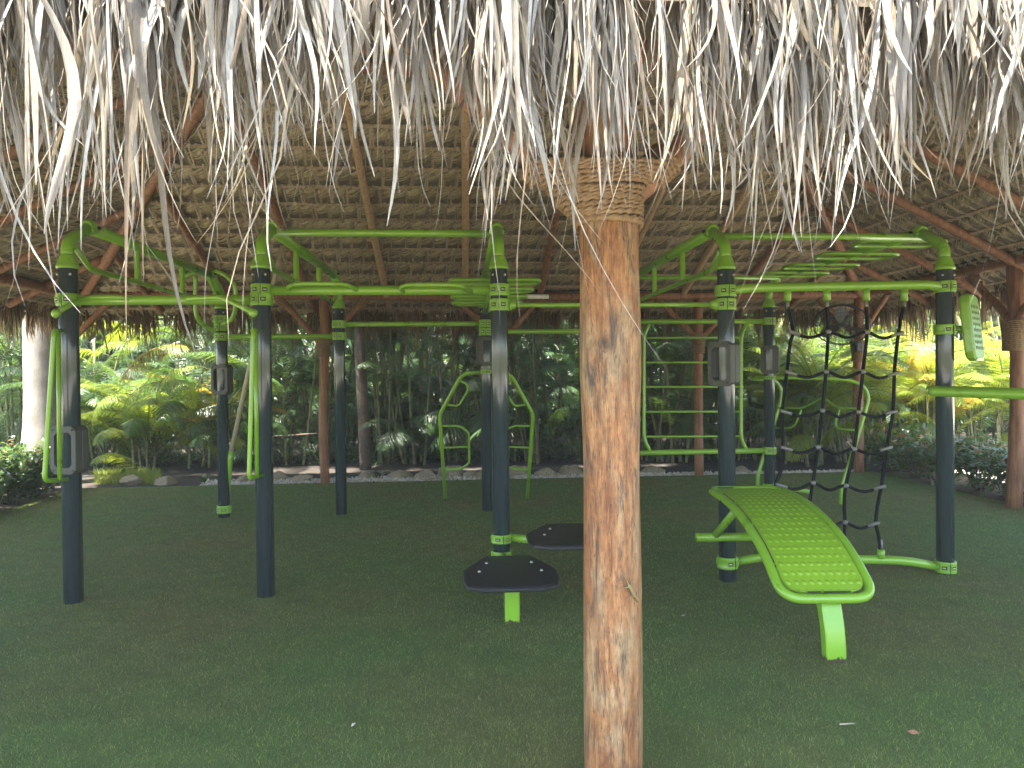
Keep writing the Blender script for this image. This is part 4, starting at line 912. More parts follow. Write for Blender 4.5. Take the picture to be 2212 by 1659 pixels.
lp = smooth_path([(4.10, .50), (3.98, .43), (3.885, .33), (3.825, .20), (3.80, .08), (3.795, -.01)], 7); m = MB(); n = len(lp)
V = []
for i in range(n):
    t = lp[min(i + 1, n - 1)] - lp[max(i - 1, 0)]; t /= np.linalg.norm(t); nn = np.array((-t[1], t[0])) * .034
    for sx, sg in ((-.048, 1), (-.054, .85), (-.054, -.85), (-.048, -1), (.048, -1), (.054, -.85), (.054, .85), (.048, 1)): q = lp[i] + nn * sg; V.append((1.715 + sx, q[0], q[1]))
ii = np.arange(n - 1)[:, None] * 8; jj = np.arange(8)[None]; j2 = (jj + 1) % 8; m.add(V, np.stack([ii + jj, ii + 8 + jj, ii + 8 + j2, ii + j2], -1).reshape(-1, 4), 0, False)
part('leg', m, M_WORN, bench)
m = MB(); q = P(1503, 1161, 5.02); m.tube([q, q + np.array((.74, .0, 0))], .0295, 18); part('foot_roller', m, M_GREEN, bench)
m = MB(); m.tube([q + np.array((.135, 0, .01)), bxy(.42, -.17, -.03)], .026, 14); part('strut', m, M_GREEN, bench); m = MB(); m.tube([q + np.array((.60, 0, .01)), bxy(.42, .17, -.03)], .026, 14); part('strut', m, M_GREEN, bench)
# ------------------------------------------------------------------ step platforms
def platform(c, lx, ly, yaw, z, legxy, label, clampz, arm):
    t = thing('step_platform', (c[0], c[1], 0), label, 'step platform', 'step platforms at the middle post')
    ca, sa = math.cos(yaw), math.sin(yaw); f = lambda x, y, zz_: np.array((c[0] + x * ca - y * sa, c[1] + x * sa + y * ca, zz_))
    ol = [(-lx * .30, -ly / 2), (lx * .30, -ly / 2), (lx * .46, -ly * .42), (lx / 2, -ly * .24), (lx / 2, ly * .02), (lx * .27, ly / 2), (-lx * .27, ly / 2), (-lx / 2, ly * .05), (-lx / 2, -ly * .24), (-lx * .46, -ly * .42)]
    m = MB(); m.prism(ol, z - .032, z, 0, f, .009); plate = part('plate', m, M_BLACKE, t)
    m = MB(); m.prism([(x * .955, y * .96) for x, y in ol], z + .0005, z + .004, 0, f, .0015); part('tread', m, M_BLACK, plate)
    m = MB()
    for x, y in ((-.33, -.05), (.33, -.05), (-.25, .22), (.25, .22)): m.lathe([(0, 0), (.011, 0), (.011, .005), (.007, .009), (0, .009)], f(x * lx, y * ly, z + .003), 10)
    part('bolt', m, M_STEEL, plate)
    m = MB(); m.box(np.array((legxy[0], legxy[1], (z - .03) / 2 - .01)), (.094, .07, z - .01), None, 0, .008); o = part('leg', m, M_WORN, t)
    cl_ = clamp(PF[2], clampz, .2, t, (1.02, 1.02, .72)); m = MB(); m.tube(arm, .029, 16); part('arm', m, M_GREEN, t); return t
c1z = sz(1080, 1162, PF[2]); c2z = sz(1080, 1198, PF[2])
pl1 = P(1102, 1236, 4.50); pl1z = pl1[2]; lg = G(1107, 1348)
platform((pl1[0], 4.545), .60, .74, .05, pl1z, (lg[0], lg[1] + .03), 'lower black step platform in front of the middle post on a worn green leg', c2z, [zz(PF[2], c2z), np.array((pl1[0], 4.75, pl1z - .05))])
pl2z = .415; platform((.46, 5.05), .74, .70, PI / 2 + .05 - PI / 2, pl2z, (.58, 5.02), 'upper black step platform partly hidden behind the big wooden post', c1z, [zz(PF[2], c1z) + UR * .05, np.array((.30, 5.06, pl2z - .055))])
# ------------------------------------------------------------------ leaning lever pole by the far left post
lv = thing('lever_pole', foot(P(490, 1090, 7.95)), 'long beige lever pole leaning behind the second front post', 'pole')
m = MB(); m.tube([P(611, 530, 7.6), P(590, 613, 7.65), P(538, 797, 7.8), P(499, 978, 7.9)], .0245, 14); part('shaft', m, M_POLE, lv)
m = MB(); m.tube([P(500, 974, 7.9), P(497, 990, 7.9), P(490, 1092, 7.93)], [.029, .029, .024], 14); part('socket', m, M_GREEN, lv)
# ================================================================== ground
def sheet(name, pts, z, mat_, kind='structure', t=0.0):
    m = MB(); n = len(pts); V = [(p[0], p[1], z) for p in pts]
    if t: V += [(p[0], p[1], z - t) for p in pts]; m.add(V, [np.array([range(n)]), np.array([(i, i + n, (i + 1) % n + n, (i + 1) % n) for i in range(n)])], 0, False)
    else: m.add(V, [np.array([range(n)])], 0, False)
    return tag(solo(name, m, mat_), kind=kind)
sheet('ground', [(-90, -90), (90, -90), (90, 90), (-90, 90)], -.035, M_GROUND)
tp = [H(-6.02, BF - .62), H(5.78, BF - .62), H(5.78, .02), H(-6.02, .02)]
sheet('turf', [p[:2] for p in tp], 0.0, M_TURF, t=.05)
sheet('path', [H(-9, BF - .64)[:2], H(-9, BF - 6)[:2], H(9, BF - 6)[:2], H(9, BF - .64)[:2]], -.012, M_PATH)
sheet('planting_bed', [H(-9, .03)[:2], H(-5.0, .03)[:2], H(-5.0, .06)[:2], H(6.0, .06)[:2], H(9.5, .5)[:2], H(14, 9)[:2], H(-14, 9)[:2]], -.022, M_BED)
sheet('side_path', [H(6.95, -9)[:2], H(12.5, -9)[:2], H(12.5, .2)[:2], H(6.95, .2)[:2]], -.018, M_PALEPATH)
sheet('side_path', [H(-10.5, -9)[:2], H(-7.3, -9)[:2], H(-7.3, -.9)[:2], H(-10.5, -.9)[:2]], -.018, M_PALEPATH)
# turf fibres, dense near the viewer
g = np.random.default_rng(41); N = 420000
y = 1.95 + (10.6 - 1.95) * g.random(N) ** 2.0; hw = y * .76 + .15; x = g.uniform(-1, 1, N) * hw
Pp = np.stack([x, y, np.zeros(N)], 1); ab = np.stack([(Pp - HQ) @ E1, (Pp - HQ) @ E2], 1)
ok = (ab[:, 0] > -6.0) & (ab[:, 0] < 5.76) & (ab[:, 1] < 0) & (ab[:, 1] > BF - .6); Pp = Pp[ok]; N = len(Pp)
hgt = g.uniform(.010, .020, N); ln = g.normal(0, .010, (N, 2)); an = g.uniform(0, PI, N); w = g.uniform(.0008, .0015, N) * (.8 + .14 * Pp[:, 1])
sd = np.stack([np.cos(an), np.sin(an), np.zeros(N)], 1) * w[:, None]; tip = Pp + np.concatenate([ln, hgt[:, None]], 1)
m = MB(); m.add(np.stack([Pp - sd, Pp + sd, tip], 1).reshape(-1, 3), np.arange(N * 3).reshape(-1, 3)); tag(solo('turf_fibres', m, M_BLADE), kind='stuff')
# gravel edging behind the turf
g = np.random.default_rng(42); n = 5200; a = g.uniform(-4.4, 5.6, n); b = .10 + g.random(n) ** 1.3 * .42; b *= np.clip(1.25 - (a + 4.4) / 11, .35, 1)
octa = np.array([(1, 0, 0), (-1, 0, 0), (0, 1, 0), (0, -1, 0), (0, 0, 1), (0, 0, -1)], float); of = np.array([(0, 2, 4), (2, 1, 4), (1, 3, 4), (3, 0, 4), (2, 0, 5), (1, 2, 5), (3, 1, 5), (0, 3, 5)])
r = g.uniform(.010, .026, n)[:, None, None] * g.uniform(.6, 1.2, (n, 1, 3)); th = g.uniform(0, 6.28, n); ro = np.stack([np.stack([np.cos(th), -np.sin(th), 0 * th], 1), np.stack([np.sin(th), np.cos(th), 0 * th], 1), np.stack([0 * th, 0 * th, 1 + 0 * th], 1)], 1)
V = np.einsum('nij,nkj->nki', ro, octa[None] * r + g.normal(0, .002, (n, 6, 3))); c = HQ + np.outer(a, E1) + np.outer(b, E2); c[:, 2] = g.uniform(-.03, .012, n)
m = MB(); m.add((V + c[:, None]).reshape(-1, 3), (of[None] + (np.arange(n) * 6)[:, None, None]).reshape(-1, 3), 0, False); tag(solo('gravel', m, M_PEB), kind='stuff')
# rocks in a row
def rock_mesh(seed):
    bm = __import__('bmesh').new(); __import__('bmesh').ops.create_icosphere(bm, subdivisions=4, radius=1.0)
    from mathutils import noise as nz
    for v in bm.verts:
        c = v.co.copy(); k = 1 + .34 * nz.fractal(c * 1.3 + Vector((seed * 7, 0, 0)), 1.0, 2.0, 4) + .10 * nz.noise(c * 5 + Vector((seed, 3, 0))) + .04 * nz.noise(c * 13)
        q = c * k
        for ax in (Vector((.6, .5, .62)), Vector((-.7, .3, .6)), Vector((.1, -.8, .55))):
            e = q.dot(ax.normalized()) - .74
            if e > 0: q -= ax.normalized() * e * .75
        v.co = q
    me = bpy.data.meshes.new('rock'); bm.to_mesh(me); bm.free(); me.materials.append(M_ROCK); me.polygons.foreach_set('use_smooth', [True] * len(me.polygons)); return me
RM = [rock_mesh(k) for k in range(5)]
rocks = [(540, .17, 'low pale rock left of the second front post behind the gravel'), (600, .20, 'rounded pale rock in the gap right of the second front post'), (655, .18, 'pale rock just left of the reddish log post by the second front post'), (790, .16, 'mossy rock at the foot of the dark slender trunk'), (862, .19, 'broad flat rock between the slender trunk and the handle station'), (925, .22, 'pale rock beside the left leg of the handle station'), (974, .27, 'large mottled rock between the legs of the handle station'), (1018, .17, 'small rock under the inner rungs of the handle station'), (1048, .2, 'angular pale rock just left of the middle front post'), (1112, .23, 'split pale rock right of the middle front post'), (1186, .20, 'flat rock left of the big wooden post'), (1232, .22, 'tall brown rock touching the edge of the big wooden post'), (1425, .18, 'pale rock seen under the wall-bar ladder'), (1618, .15, 'low rock between the wall bars and the far right post'), (300, .2, 'sunlit rock among the bright grass on the left'), (372, .17, 'rock beside the drooping sunlit palm leaf')]
for k, (px, s, lab) in enumerate(rocks):
    p = G(px, 1030 - (px - 1106) * .010); a_ = np.dot(p - HQ, E1); p = H(a_, .42 + .12 * math.sin(k * 2.3)); o = bpy.data.objects.new('rock', RM[k % 5]); COL.objects.link(o)
    o.location = (p[0], p[1], .0); o.rotation_euler = (rnd.uniform(-.3, .3), rnd.uniform(-.3, .3), rnd.uniform(0, 6)); o.scale = (s, s * .8, s * .55); tag(o, lab, 'rock', 'rocks edging the planting bed')
# little scraps on the turf
def scrap(px, py, poly, mat_, lab, cat, name):
    c = G(px, py, .022); m = MB(); V = [(c[0] + x, c[1] + y, .022 + z) for x, y, z in poly]; V2 = [(x, y, z - .002) for x, y, z in V]; n = len(V)
    m.add(V + V2, [np.array([range(n)]), np.array([list(range(n, 2 * n))[::-1]]), np.array([(i, i + n, (i + 1) % n + n, (i + 1) % n) for i in range(n)])], 0, False); tag(solo(name, m, mat_), lab, cat)
M_DRY = mat('dry_leaf', m_plain((.34, .16, .085), .7)); M_PALE = mat('pale_petal', m_plain((.62, .56, .42), .6)); M_STRAW = mat('dry_straw', m_plain((.42, .36, .24), .7))
scrap(763, 1566, [(-.006, -.012, 0), (.004, -.014, .006), (.009, .004, .008), (.002, .016, .002), (-.007, .006, .004)], M_PALE, 'tiny pale petal lying alone on the turf left of the big post', 'petal', 'petal')
scrap(1971, 1582, [(-.02, .006, .004), (-.004, -.012, 0), (.022, -.012, .003), (.012, .006, .009), (-.004, .012, .004)], M_DRY, 'small curled brown leaf on the turf in the lower right', 'leaf', 'fallen_leaf')
scrap(1476, 1330, [(-.012, 0, .0), (.0, -.012, .003), (.012, -.004, .002), (.010, .012, .006), (-.004, .014, .003)], M_STRAW, 'fluffy pale scrap on the turf right of the big post', 'scrap', 'seed_fluff')
scrap(1830, 1564, [(-.035, -.004, 0), (.034, .002, .001), (.036, .006, .002), (-.034, .0, .003)], M_STRAW, 'thin dry straw lying on the turf below the bench leg', 'straw', 'straw')

# ================================================================== plants
def frond_mesh(name, seed, L=1.7, n=40, arch=1.0, leaf=.42, mats=None, droop=.35, wl=.0088):
    g = np.random.default_rng(seed); m = MB(); K = 16; t = np.linspace(0, 1, K)
    ang = R_(72) - arch * (1.5 * t ** 1.35); dx = np.cos(ang); dz = np.sin(ang)         # rachis in the xz plane
    p = np.zeros((K, 3)); p[1:, 0] = np.cumsum((dx[1:] + dx[:-1]) / 2) * L / (K - 1); p[1:, 2] = np.cumsum((dz[1:] + dz[:-1]) / 2) * L / (K - 1); p[:, 1] = .05 * L * np.sin(t * 2.5) * g.normal(0, 1)
    m.tube(p, np.linspace(.011, .0025, K), 5, caps=False, mat=1)
    tt = np.linspace(.20, .985, n); tt = np.concatenate([tt, tt + .006]); sgn = np.repeat([1.0, -1.0], n); tt = np.clip(tt + g.normal(0, .004, 2 * n), 0, 1)
    base = np.stack([np.interp(tt, t, p[:, k]) for k in range(3)], 1); T = np.stack([np.interp(tt, t, np.gradient(p[:, k])) for k in range(3)], 1); T /= np.linalg.norm(T, axis=1)[:, None]
    side = np.cross(T, np.cross((0, 1.0, 0), T)); lat = np.array((0, 1.0, 0))[None] * sgn[:, None]; up = np.cross(T, (0, -1.0, 0)); up /= np.linalg.norm(up, axis=1)[:, None]
    f = np.sin(np.clip((tt - .12) / .9, 0, 1) * PI) ** .55 * (1 - .35 * tt); ll = leaf * f * g.uniform(.88, 1.1, 2 * n)
    d0 = lat * .85 + T * (.45 + .55 * tt)[:, None] + up * .30; d0 += g.normal(0, .05, d0.shape); d0 /= np.linalg.norm(d0, axis=1)[:, None]
    C = np.empty((2 * n, 5, 3)); C[:, 0] = base; S = np.empty_like(C)
    for k in range(1, 5):
        d = d0 + np.array((0, 0, -1.0))[None] * (droop * (k / 4) ** 1.5 * g.uniform(.6, 1.5, 2 * n))[:, None]; d /= np.linalg.norm(d, axis=1)[:, None]; C[:, k] = C[:, k - 1] + d * (ll / 4)[:, None]
    wv = T * .95 + up * .3; wv -= d0 * np.sum(wv * d0, 1)[:, None]; wv /= np.linalg.norm(wv, axis=1)[:, None]
    for k, pr in enumerate((.5, 1.0, .9, .55, .05)): S[:, k] = wv * (wl * pr * g.uniform(.85, 1.15, 2 * n))[:, None]
    fo = np.cross(S, d0[:, None]) * .35
    m.ribbons(C, S, 0, fo)
    return m.mesh(name, mats)
FR_ = {}
for key, mt in (('g', M_FROND), ('d', M_FROND_D), ('l', M_FROND_L), ('y', M_FROND_Y)):
    FR_[key] = [frond_mesh('frond', 10 + k, L=(1.75, 1.55, 1.95, 1.4, 1.65)[k], n=(42, 38, 44, 36, 40)[k], arch=(1.0, 1.25, .8, 1.45, 1.1)[k], droop=(.35, .5, .3, .6, .45)[k], mats=[mt, M_CANE if key != 'y' else M_FROND_Y]) for k in range(5)]
def cane_mesh(seed):
    g = np.random.default_rng(seed); m = MB(); z = np.linspace(0, 1, 46); r = .024 * (1 - .25 * z); r = r * (1 + .10 * (np.arange(46) % 5 == 0))
    x = .05 * np.sin(z * g.uniform(1, 2.5) + g.uniform(0, 3)); x -= x[0]; m.tube(np.stack([x, 0 * x, z], 1), r, 9); return m.mesh('cane', M_CANE)
CANES = [cane_mesh(k) for k in range(3)]
def palm(px, Y, label, mix_='gggd', canes=5, hmax=3.2, fr=(5, 8), low=3, seed=0, spread=.32, group='areca palms behind the pavilion', name='areca_palm', scale=1.0):
    g = random.Random(seed * 13 + 5); d = ray(px, 812); c = CAM + d * (Y / d[1]); c[2] = -.03
    t = thing(name, c, label, 'palm', group)
    for k in range(canes):
        a = g.uniform(0, 2 * PI); rr = spread * math.sqrt(g.random()); bx, by = rr * math.cos(a), rr * math.sin(a); h = hmax * g.uniform(.45, 1.0); lean = .16 * rr / spread + g.uniform(0, .06)
        o = inst('stem', CANES[k % 3], t, (bx, by, 0), (0, lean, a), (1.0 + .25 * g.random(), 1.0 + .25 * g.random(), h)); top = Matrix.Rotation(a, 3, 'Z') @ Matrix.Rotation(lean, 3, 'Y') @ Vector((0, 0, h)) + Vector((bx, by, 0))
        a0 = g.uniform(0, 6.28)
        for q in range(g.randint(*fr)):
            az = a0 + q * 2.4 + g.uniform(-.3, .3); mi = g.choice(mix_); inst('frond', g.choice(FR_[mi]), t, top + Vector((0, 0, -.12 * q * g.random())), (g.uniform(-.25, .25), g.uniform(-.35, .45), az), (scale * g.uniform(.8, 1.1),) * 3)
    for k in range(low):
        a = g.uniform(0, 6.28); rr = spread * 1.1; inst('frond', g.choice(FR_[g.choice(mix_)]), t, (rr * math.cos(a) * .7, rr * math.sin(a) * .7, g.uniform(.05, .7)), (g.uniform(-.2, .2), g.uniform(-.2, .3), a + g.uniform(-.5, .5)), (scale * g.uniform(.6, .9),) * 3)
    return t
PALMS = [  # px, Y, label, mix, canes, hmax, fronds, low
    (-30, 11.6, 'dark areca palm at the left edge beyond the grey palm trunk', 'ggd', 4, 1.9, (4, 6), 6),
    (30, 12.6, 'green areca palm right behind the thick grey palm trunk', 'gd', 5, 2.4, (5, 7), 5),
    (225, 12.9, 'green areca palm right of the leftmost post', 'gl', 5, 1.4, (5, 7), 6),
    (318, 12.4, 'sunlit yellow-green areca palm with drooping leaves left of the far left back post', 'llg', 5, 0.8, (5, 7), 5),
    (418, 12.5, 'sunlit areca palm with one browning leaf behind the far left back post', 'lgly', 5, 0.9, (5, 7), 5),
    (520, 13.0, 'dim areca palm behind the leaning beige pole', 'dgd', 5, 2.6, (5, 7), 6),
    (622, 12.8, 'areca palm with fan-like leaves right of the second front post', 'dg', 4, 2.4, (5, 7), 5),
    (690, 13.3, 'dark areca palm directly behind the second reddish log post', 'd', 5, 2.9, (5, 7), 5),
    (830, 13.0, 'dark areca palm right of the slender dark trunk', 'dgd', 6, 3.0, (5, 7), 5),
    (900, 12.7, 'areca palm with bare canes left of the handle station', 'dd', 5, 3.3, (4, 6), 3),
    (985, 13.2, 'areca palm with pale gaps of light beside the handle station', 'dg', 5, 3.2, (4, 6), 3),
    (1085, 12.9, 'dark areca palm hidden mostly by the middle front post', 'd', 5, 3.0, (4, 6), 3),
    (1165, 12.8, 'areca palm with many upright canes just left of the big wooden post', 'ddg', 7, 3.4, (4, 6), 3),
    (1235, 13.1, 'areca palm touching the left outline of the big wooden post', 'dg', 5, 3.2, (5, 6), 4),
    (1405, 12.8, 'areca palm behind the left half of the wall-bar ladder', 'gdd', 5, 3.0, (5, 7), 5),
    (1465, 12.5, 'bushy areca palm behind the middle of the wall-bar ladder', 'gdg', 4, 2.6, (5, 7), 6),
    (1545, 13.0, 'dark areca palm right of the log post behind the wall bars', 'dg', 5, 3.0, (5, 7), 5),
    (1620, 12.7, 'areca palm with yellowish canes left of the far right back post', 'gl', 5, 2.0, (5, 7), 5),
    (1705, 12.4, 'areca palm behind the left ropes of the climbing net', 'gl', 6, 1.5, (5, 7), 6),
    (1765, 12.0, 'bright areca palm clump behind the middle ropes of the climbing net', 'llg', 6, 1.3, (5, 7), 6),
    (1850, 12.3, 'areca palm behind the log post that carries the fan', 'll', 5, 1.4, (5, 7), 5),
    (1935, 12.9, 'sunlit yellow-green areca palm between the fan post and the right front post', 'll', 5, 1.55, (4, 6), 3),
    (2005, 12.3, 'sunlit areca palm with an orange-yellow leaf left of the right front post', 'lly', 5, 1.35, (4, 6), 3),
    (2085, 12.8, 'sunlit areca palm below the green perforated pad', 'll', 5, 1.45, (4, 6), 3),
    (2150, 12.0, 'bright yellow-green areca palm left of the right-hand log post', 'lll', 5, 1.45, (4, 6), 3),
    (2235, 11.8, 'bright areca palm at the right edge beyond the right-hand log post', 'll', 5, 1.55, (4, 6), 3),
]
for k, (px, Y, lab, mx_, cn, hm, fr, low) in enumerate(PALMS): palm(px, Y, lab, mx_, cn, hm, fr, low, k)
# special drooping leaves on the left, most with sunlight put into their colour
def leaf_at(parent_label, px, py, Y, rot, s, key, k):
    for o in bpy.data.objects:
        if o.get('label') == parent_label: par = o; break
    q = P(px, py, Y); inst('frond', FR_[key][k], par, Vector(q) - par.location, rot, (s,) * 3)
A_, B_ = PALMS[3][2], PALMS[4][2]
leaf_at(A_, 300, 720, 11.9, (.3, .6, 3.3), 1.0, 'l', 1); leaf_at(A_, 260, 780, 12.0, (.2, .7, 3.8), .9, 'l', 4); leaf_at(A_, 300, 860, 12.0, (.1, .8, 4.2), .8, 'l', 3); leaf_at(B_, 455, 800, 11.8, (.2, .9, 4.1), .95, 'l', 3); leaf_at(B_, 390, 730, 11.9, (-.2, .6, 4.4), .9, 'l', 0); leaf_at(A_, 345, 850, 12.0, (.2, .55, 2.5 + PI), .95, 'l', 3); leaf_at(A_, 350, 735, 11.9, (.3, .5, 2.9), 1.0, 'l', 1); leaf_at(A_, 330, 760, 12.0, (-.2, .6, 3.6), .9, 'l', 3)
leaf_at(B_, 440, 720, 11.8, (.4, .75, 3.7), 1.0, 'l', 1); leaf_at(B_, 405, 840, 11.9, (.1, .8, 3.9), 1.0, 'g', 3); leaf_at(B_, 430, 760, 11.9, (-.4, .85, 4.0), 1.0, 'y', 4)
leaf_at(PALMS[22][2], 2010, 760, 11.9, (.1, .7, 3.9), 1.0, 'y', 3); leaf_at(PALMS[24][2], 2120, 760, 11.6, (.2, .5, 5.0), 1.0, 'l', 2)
# deep thicket behind plus unseen overhead fronds added for shade: one mass
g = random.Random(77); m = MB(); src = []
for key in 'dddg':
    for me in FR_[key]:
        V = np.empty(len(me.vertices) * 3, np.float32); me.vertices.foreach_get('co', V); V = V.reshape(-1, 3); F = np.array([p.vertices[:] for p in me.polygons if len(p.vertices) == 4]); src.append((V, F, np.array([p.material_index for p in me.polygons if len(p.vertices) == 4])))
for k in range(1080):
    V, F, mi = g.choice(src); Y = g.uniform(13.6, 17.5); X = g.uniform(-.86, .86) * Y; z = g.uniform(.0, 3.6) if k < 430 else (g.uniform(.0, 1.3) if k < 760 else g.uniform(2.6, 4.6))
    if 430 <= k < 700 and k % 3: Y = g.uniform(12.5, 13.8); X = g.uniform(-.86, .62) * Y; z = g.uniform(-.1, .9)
    if k >= 760: Y = g.uniform(11.6, 14.2); X = g.uniform(-3.8, 3.8); z = g.uniform(2.6, 4.4)  # unseen fronds above the eave line, added to shade the centre
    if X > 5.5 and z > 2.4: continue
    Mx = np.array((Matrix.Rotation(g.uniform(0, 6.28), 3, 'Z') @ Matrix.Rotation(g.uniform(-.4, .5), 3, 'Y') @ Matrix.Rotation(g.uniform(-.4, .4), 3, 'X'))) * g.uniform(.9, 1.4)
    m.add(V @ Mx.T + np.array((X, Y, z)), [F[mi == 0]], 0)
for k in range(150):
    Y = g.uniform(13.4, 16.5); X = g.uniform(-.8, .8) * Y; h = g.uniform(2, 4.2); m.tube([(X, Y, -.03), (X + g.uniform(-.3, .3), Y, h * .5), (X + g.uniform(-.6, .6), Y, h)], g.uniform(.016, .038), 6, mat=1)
tag(solo('palm_thicket_and_shade_fronds', m, [M_FROND_D, M_CANE]), kind='stuff')
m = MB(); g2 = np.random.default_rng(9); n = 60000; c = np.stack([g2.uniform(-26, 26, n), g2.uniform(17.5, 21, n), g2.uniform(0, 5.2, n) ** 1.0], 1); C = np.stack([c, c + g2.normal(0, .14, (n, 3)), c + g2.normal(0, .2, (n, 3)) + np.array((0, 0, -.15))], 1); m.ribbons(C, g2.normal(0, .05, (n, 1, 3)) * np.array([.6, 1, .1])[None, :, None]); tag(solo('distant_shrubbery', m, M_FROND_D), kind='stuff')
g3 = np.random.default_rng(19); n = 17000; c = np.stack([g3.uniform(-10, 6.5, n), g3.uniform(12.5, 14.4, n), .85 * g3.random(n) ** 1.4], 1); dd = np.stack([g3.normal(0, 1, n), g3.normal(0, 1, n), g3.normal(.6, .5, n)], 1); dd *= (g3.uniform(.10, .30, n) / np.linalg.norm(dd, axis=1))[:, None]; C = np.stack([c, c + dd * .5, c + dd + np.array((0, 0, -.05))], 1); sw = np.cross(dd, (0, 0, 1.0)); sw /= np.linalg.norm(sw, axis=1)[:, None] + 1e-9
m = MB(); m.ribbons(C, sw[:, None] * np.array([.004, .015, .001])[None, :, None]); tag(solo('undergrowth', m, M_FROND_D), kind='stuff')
# no taller palms here; the added overhead fronds shade the centre
# thick grey trunk on the left
rt = thing('royal_palm', (*P(88, 900, 10.6)[:2], -.03), 'thick pale grey palm trunk standing beside the hedge on the left', 'palm tree'); c = P(88, 900, 10.6)
m = MB(); zt = np.linspace(-.05, 21.2, 190); rad = .235 + .085 * np.exp(-((zt - .1) / .55) ** 2) + .0 * zt; rad = np.where(zt > 1.3, .235 + .02 * np.sin((zt - 1.3) * .8), rad) + .003 * np.sin(zt * 25)
m.tube(np.stack([c[0] + .02 * zt, np.full(190, c[1]), zt - .03], 1), rad, 28); part('trunk', m, M_TRUNK, rt)
m = MB(); m.tube([(c[0] + .42, c[1], 21.0), (c[0] + .43, c[1], 21.6), (c[0] + .44, c[1], 22.6)], [.2, .17, .08], 16)
for k in range(11):
    V, F, mi = src[k % 5]; Mx = np.array((Matrix.Rotation(k * .571 * 1.0, 3, 'Z') @ Matrix.Rotation(.1 + .05 * (k % 4), 3, 'Y'))) * 1.6; m.add(V @ Mx.T + np.array((c[0] + .44, c[1], 22.5)), [F])
part('crown', m, M_FROND, rt)
# slender dark trunk
c = P(786, 900, 12.0); sl_ = thing('slender_tree', (c[0], c[1], -.03), 'slender dark brown trunk in front of the palms left of centre', 'tree'); m = MB(); m.tube(log_path((c[0] + .02, c[1], -.05), (c[0] - .10, c[1], 3.6), .04, 24, 4), np.linspace(.105, .08, 24), 14); part('trunk', m, M_BARK, sl_)
m = MB()
for k in range(9): V, F, mi = src[(k * 2) % 5]; Mx = np.array(Matrix.Rotation(k * .7, 3, 'Z') @ Matrix.Rotation(.25, 3, 'Y')); m.add(V @ Mx.T + np.array((c[0] - .1, c[1], 3.5)), [F])
part('crown', m, M_FROND_D, sl_)
m = MB(); a = P(590, 942, 12.2); b = P(690, 937, 12.2); m.tube(log_path(a, b, .02, 12, 9), .016, 6); tag(solo('fallen_branch', m, M_TWIG, tuple(a)), 'thin brown branch lying level across the palms right of the second front post', 'branch')
# hedges: leafy shrubs along both sides
def shrub_meshes(seed, red=.05, n=900, R=.44, Hh=.62):
    g = np.random.default_rng(seed); mf, ms = MB(), MB()
    nb = 16; tips = []
    for k in range(nb):
        a = g.uniform(0, 6.28); r = R * math.sqrt(g.random()); h = Hh * g.uniform(.6, 1.0); p = np.array((r * math.cos(a), r * math.sin(a), h)); ms.tube(smooth_path([(r * .2 * math.cos(a), r * .2 * math.sin(a), 0), p * np.array((.6, .6, .5)), p], 3), np.linspace(.008, .003, 7), 5); tips.append(p)
    tips = np.array(tips); i = g.integers(0, nb, n); t = g.beta(2.6, 1.3, n); c = tips[i] * np.stack([t ** .7, t ** .7, t], 1) + g.normal(0, .06, (n, 3)); c[:, 2] = np.clip(c[:, 2], .04, None)
    a = g.uniform(0, 6.28, n); el = g.normal(.35, .5, n); d = np.stack([np.cos(a) * np.cos(el), np.sin(a) * np.cos(el), np.sin(el)], 1); L = g.uniform(.05, .095, n)
    C = c[:, None] + d[:, None] * (np.array([0, .33, .7, 1.0])[None, :, None] * L[:, None, None]); C[:, 2:, 2] -= (.012 * g.random((n, 1))); s = np.cross(d, np.stack([g.normal(0, .3, n), g.normal(0, .3, n), np.ones(n)], 1)); s /= np.linalg.norm(s, axis=1)[:, None]
    S = s[:, None] * (np.array([.15, .95, .8, .06])[None, :, None] * (L * .27)[:, None, None]); red_ = (g.random(n) < red) & (c[:, 2] > Hh * .62)
    for mk, mi in ((~red_, 0), (red_, 1)):
        if mk.any(): mf.ribbons(C[mk], S[mk], mi, np.cross(S[mk], d[mk][:, None]) * .3)
    return mf.mesh('foliage', [M_BUSH, M_BUSHR]), ms.mesh('stem', M_TWIG)
SH = [shrub_meshes(k, .05 if k < 2 else .13, 2300 if k < 2 else 950) for k in range(4)]
def flower_mesh():
    m = MB(); g = random.Random(3)
    for k in range(12): m.ball((g.gauss(0, .022), g.gauss(0, .022), g.gauss(0, .012)), .011, 0, 6, (1, 1, .6))
    return m.mesh('flower', M_FLOWER)
FLW = flower_mesh()
def shrub(a, b, k, s, label, group, flowers=0, sz_=1.0):
    c = H(a, b); c[2] = -.03; t = thing('hedge_shrub', c, label, 'shrub', group); rz = rnd.uniform(0, 6.28); f, st_ = SH[k]
    inst('foliage', f, t, (0, 0, 0), (0, 0, rz), (s, s, s * sz_)); inst('stem', st_, t, (0, 0, 0), (0, 0, rz), (s, s, s * sz_))
    for q in range(flowers - 1): an = rnd.uniform(0, 6.28); inst('flower', FLW, t, (.28 * math.cos(an) * s, .28 * math.sin(an) * s, (.55 + .14 * rnd.random()) * s * sz_), (rnd.uniform(-.4, .4), rnd.uniform(-.4, .4), 0), (.9,) * 3)
gl, gr = 'dark glossy shrubs of the left hedge', 'glossy shrubs of the right hedge'
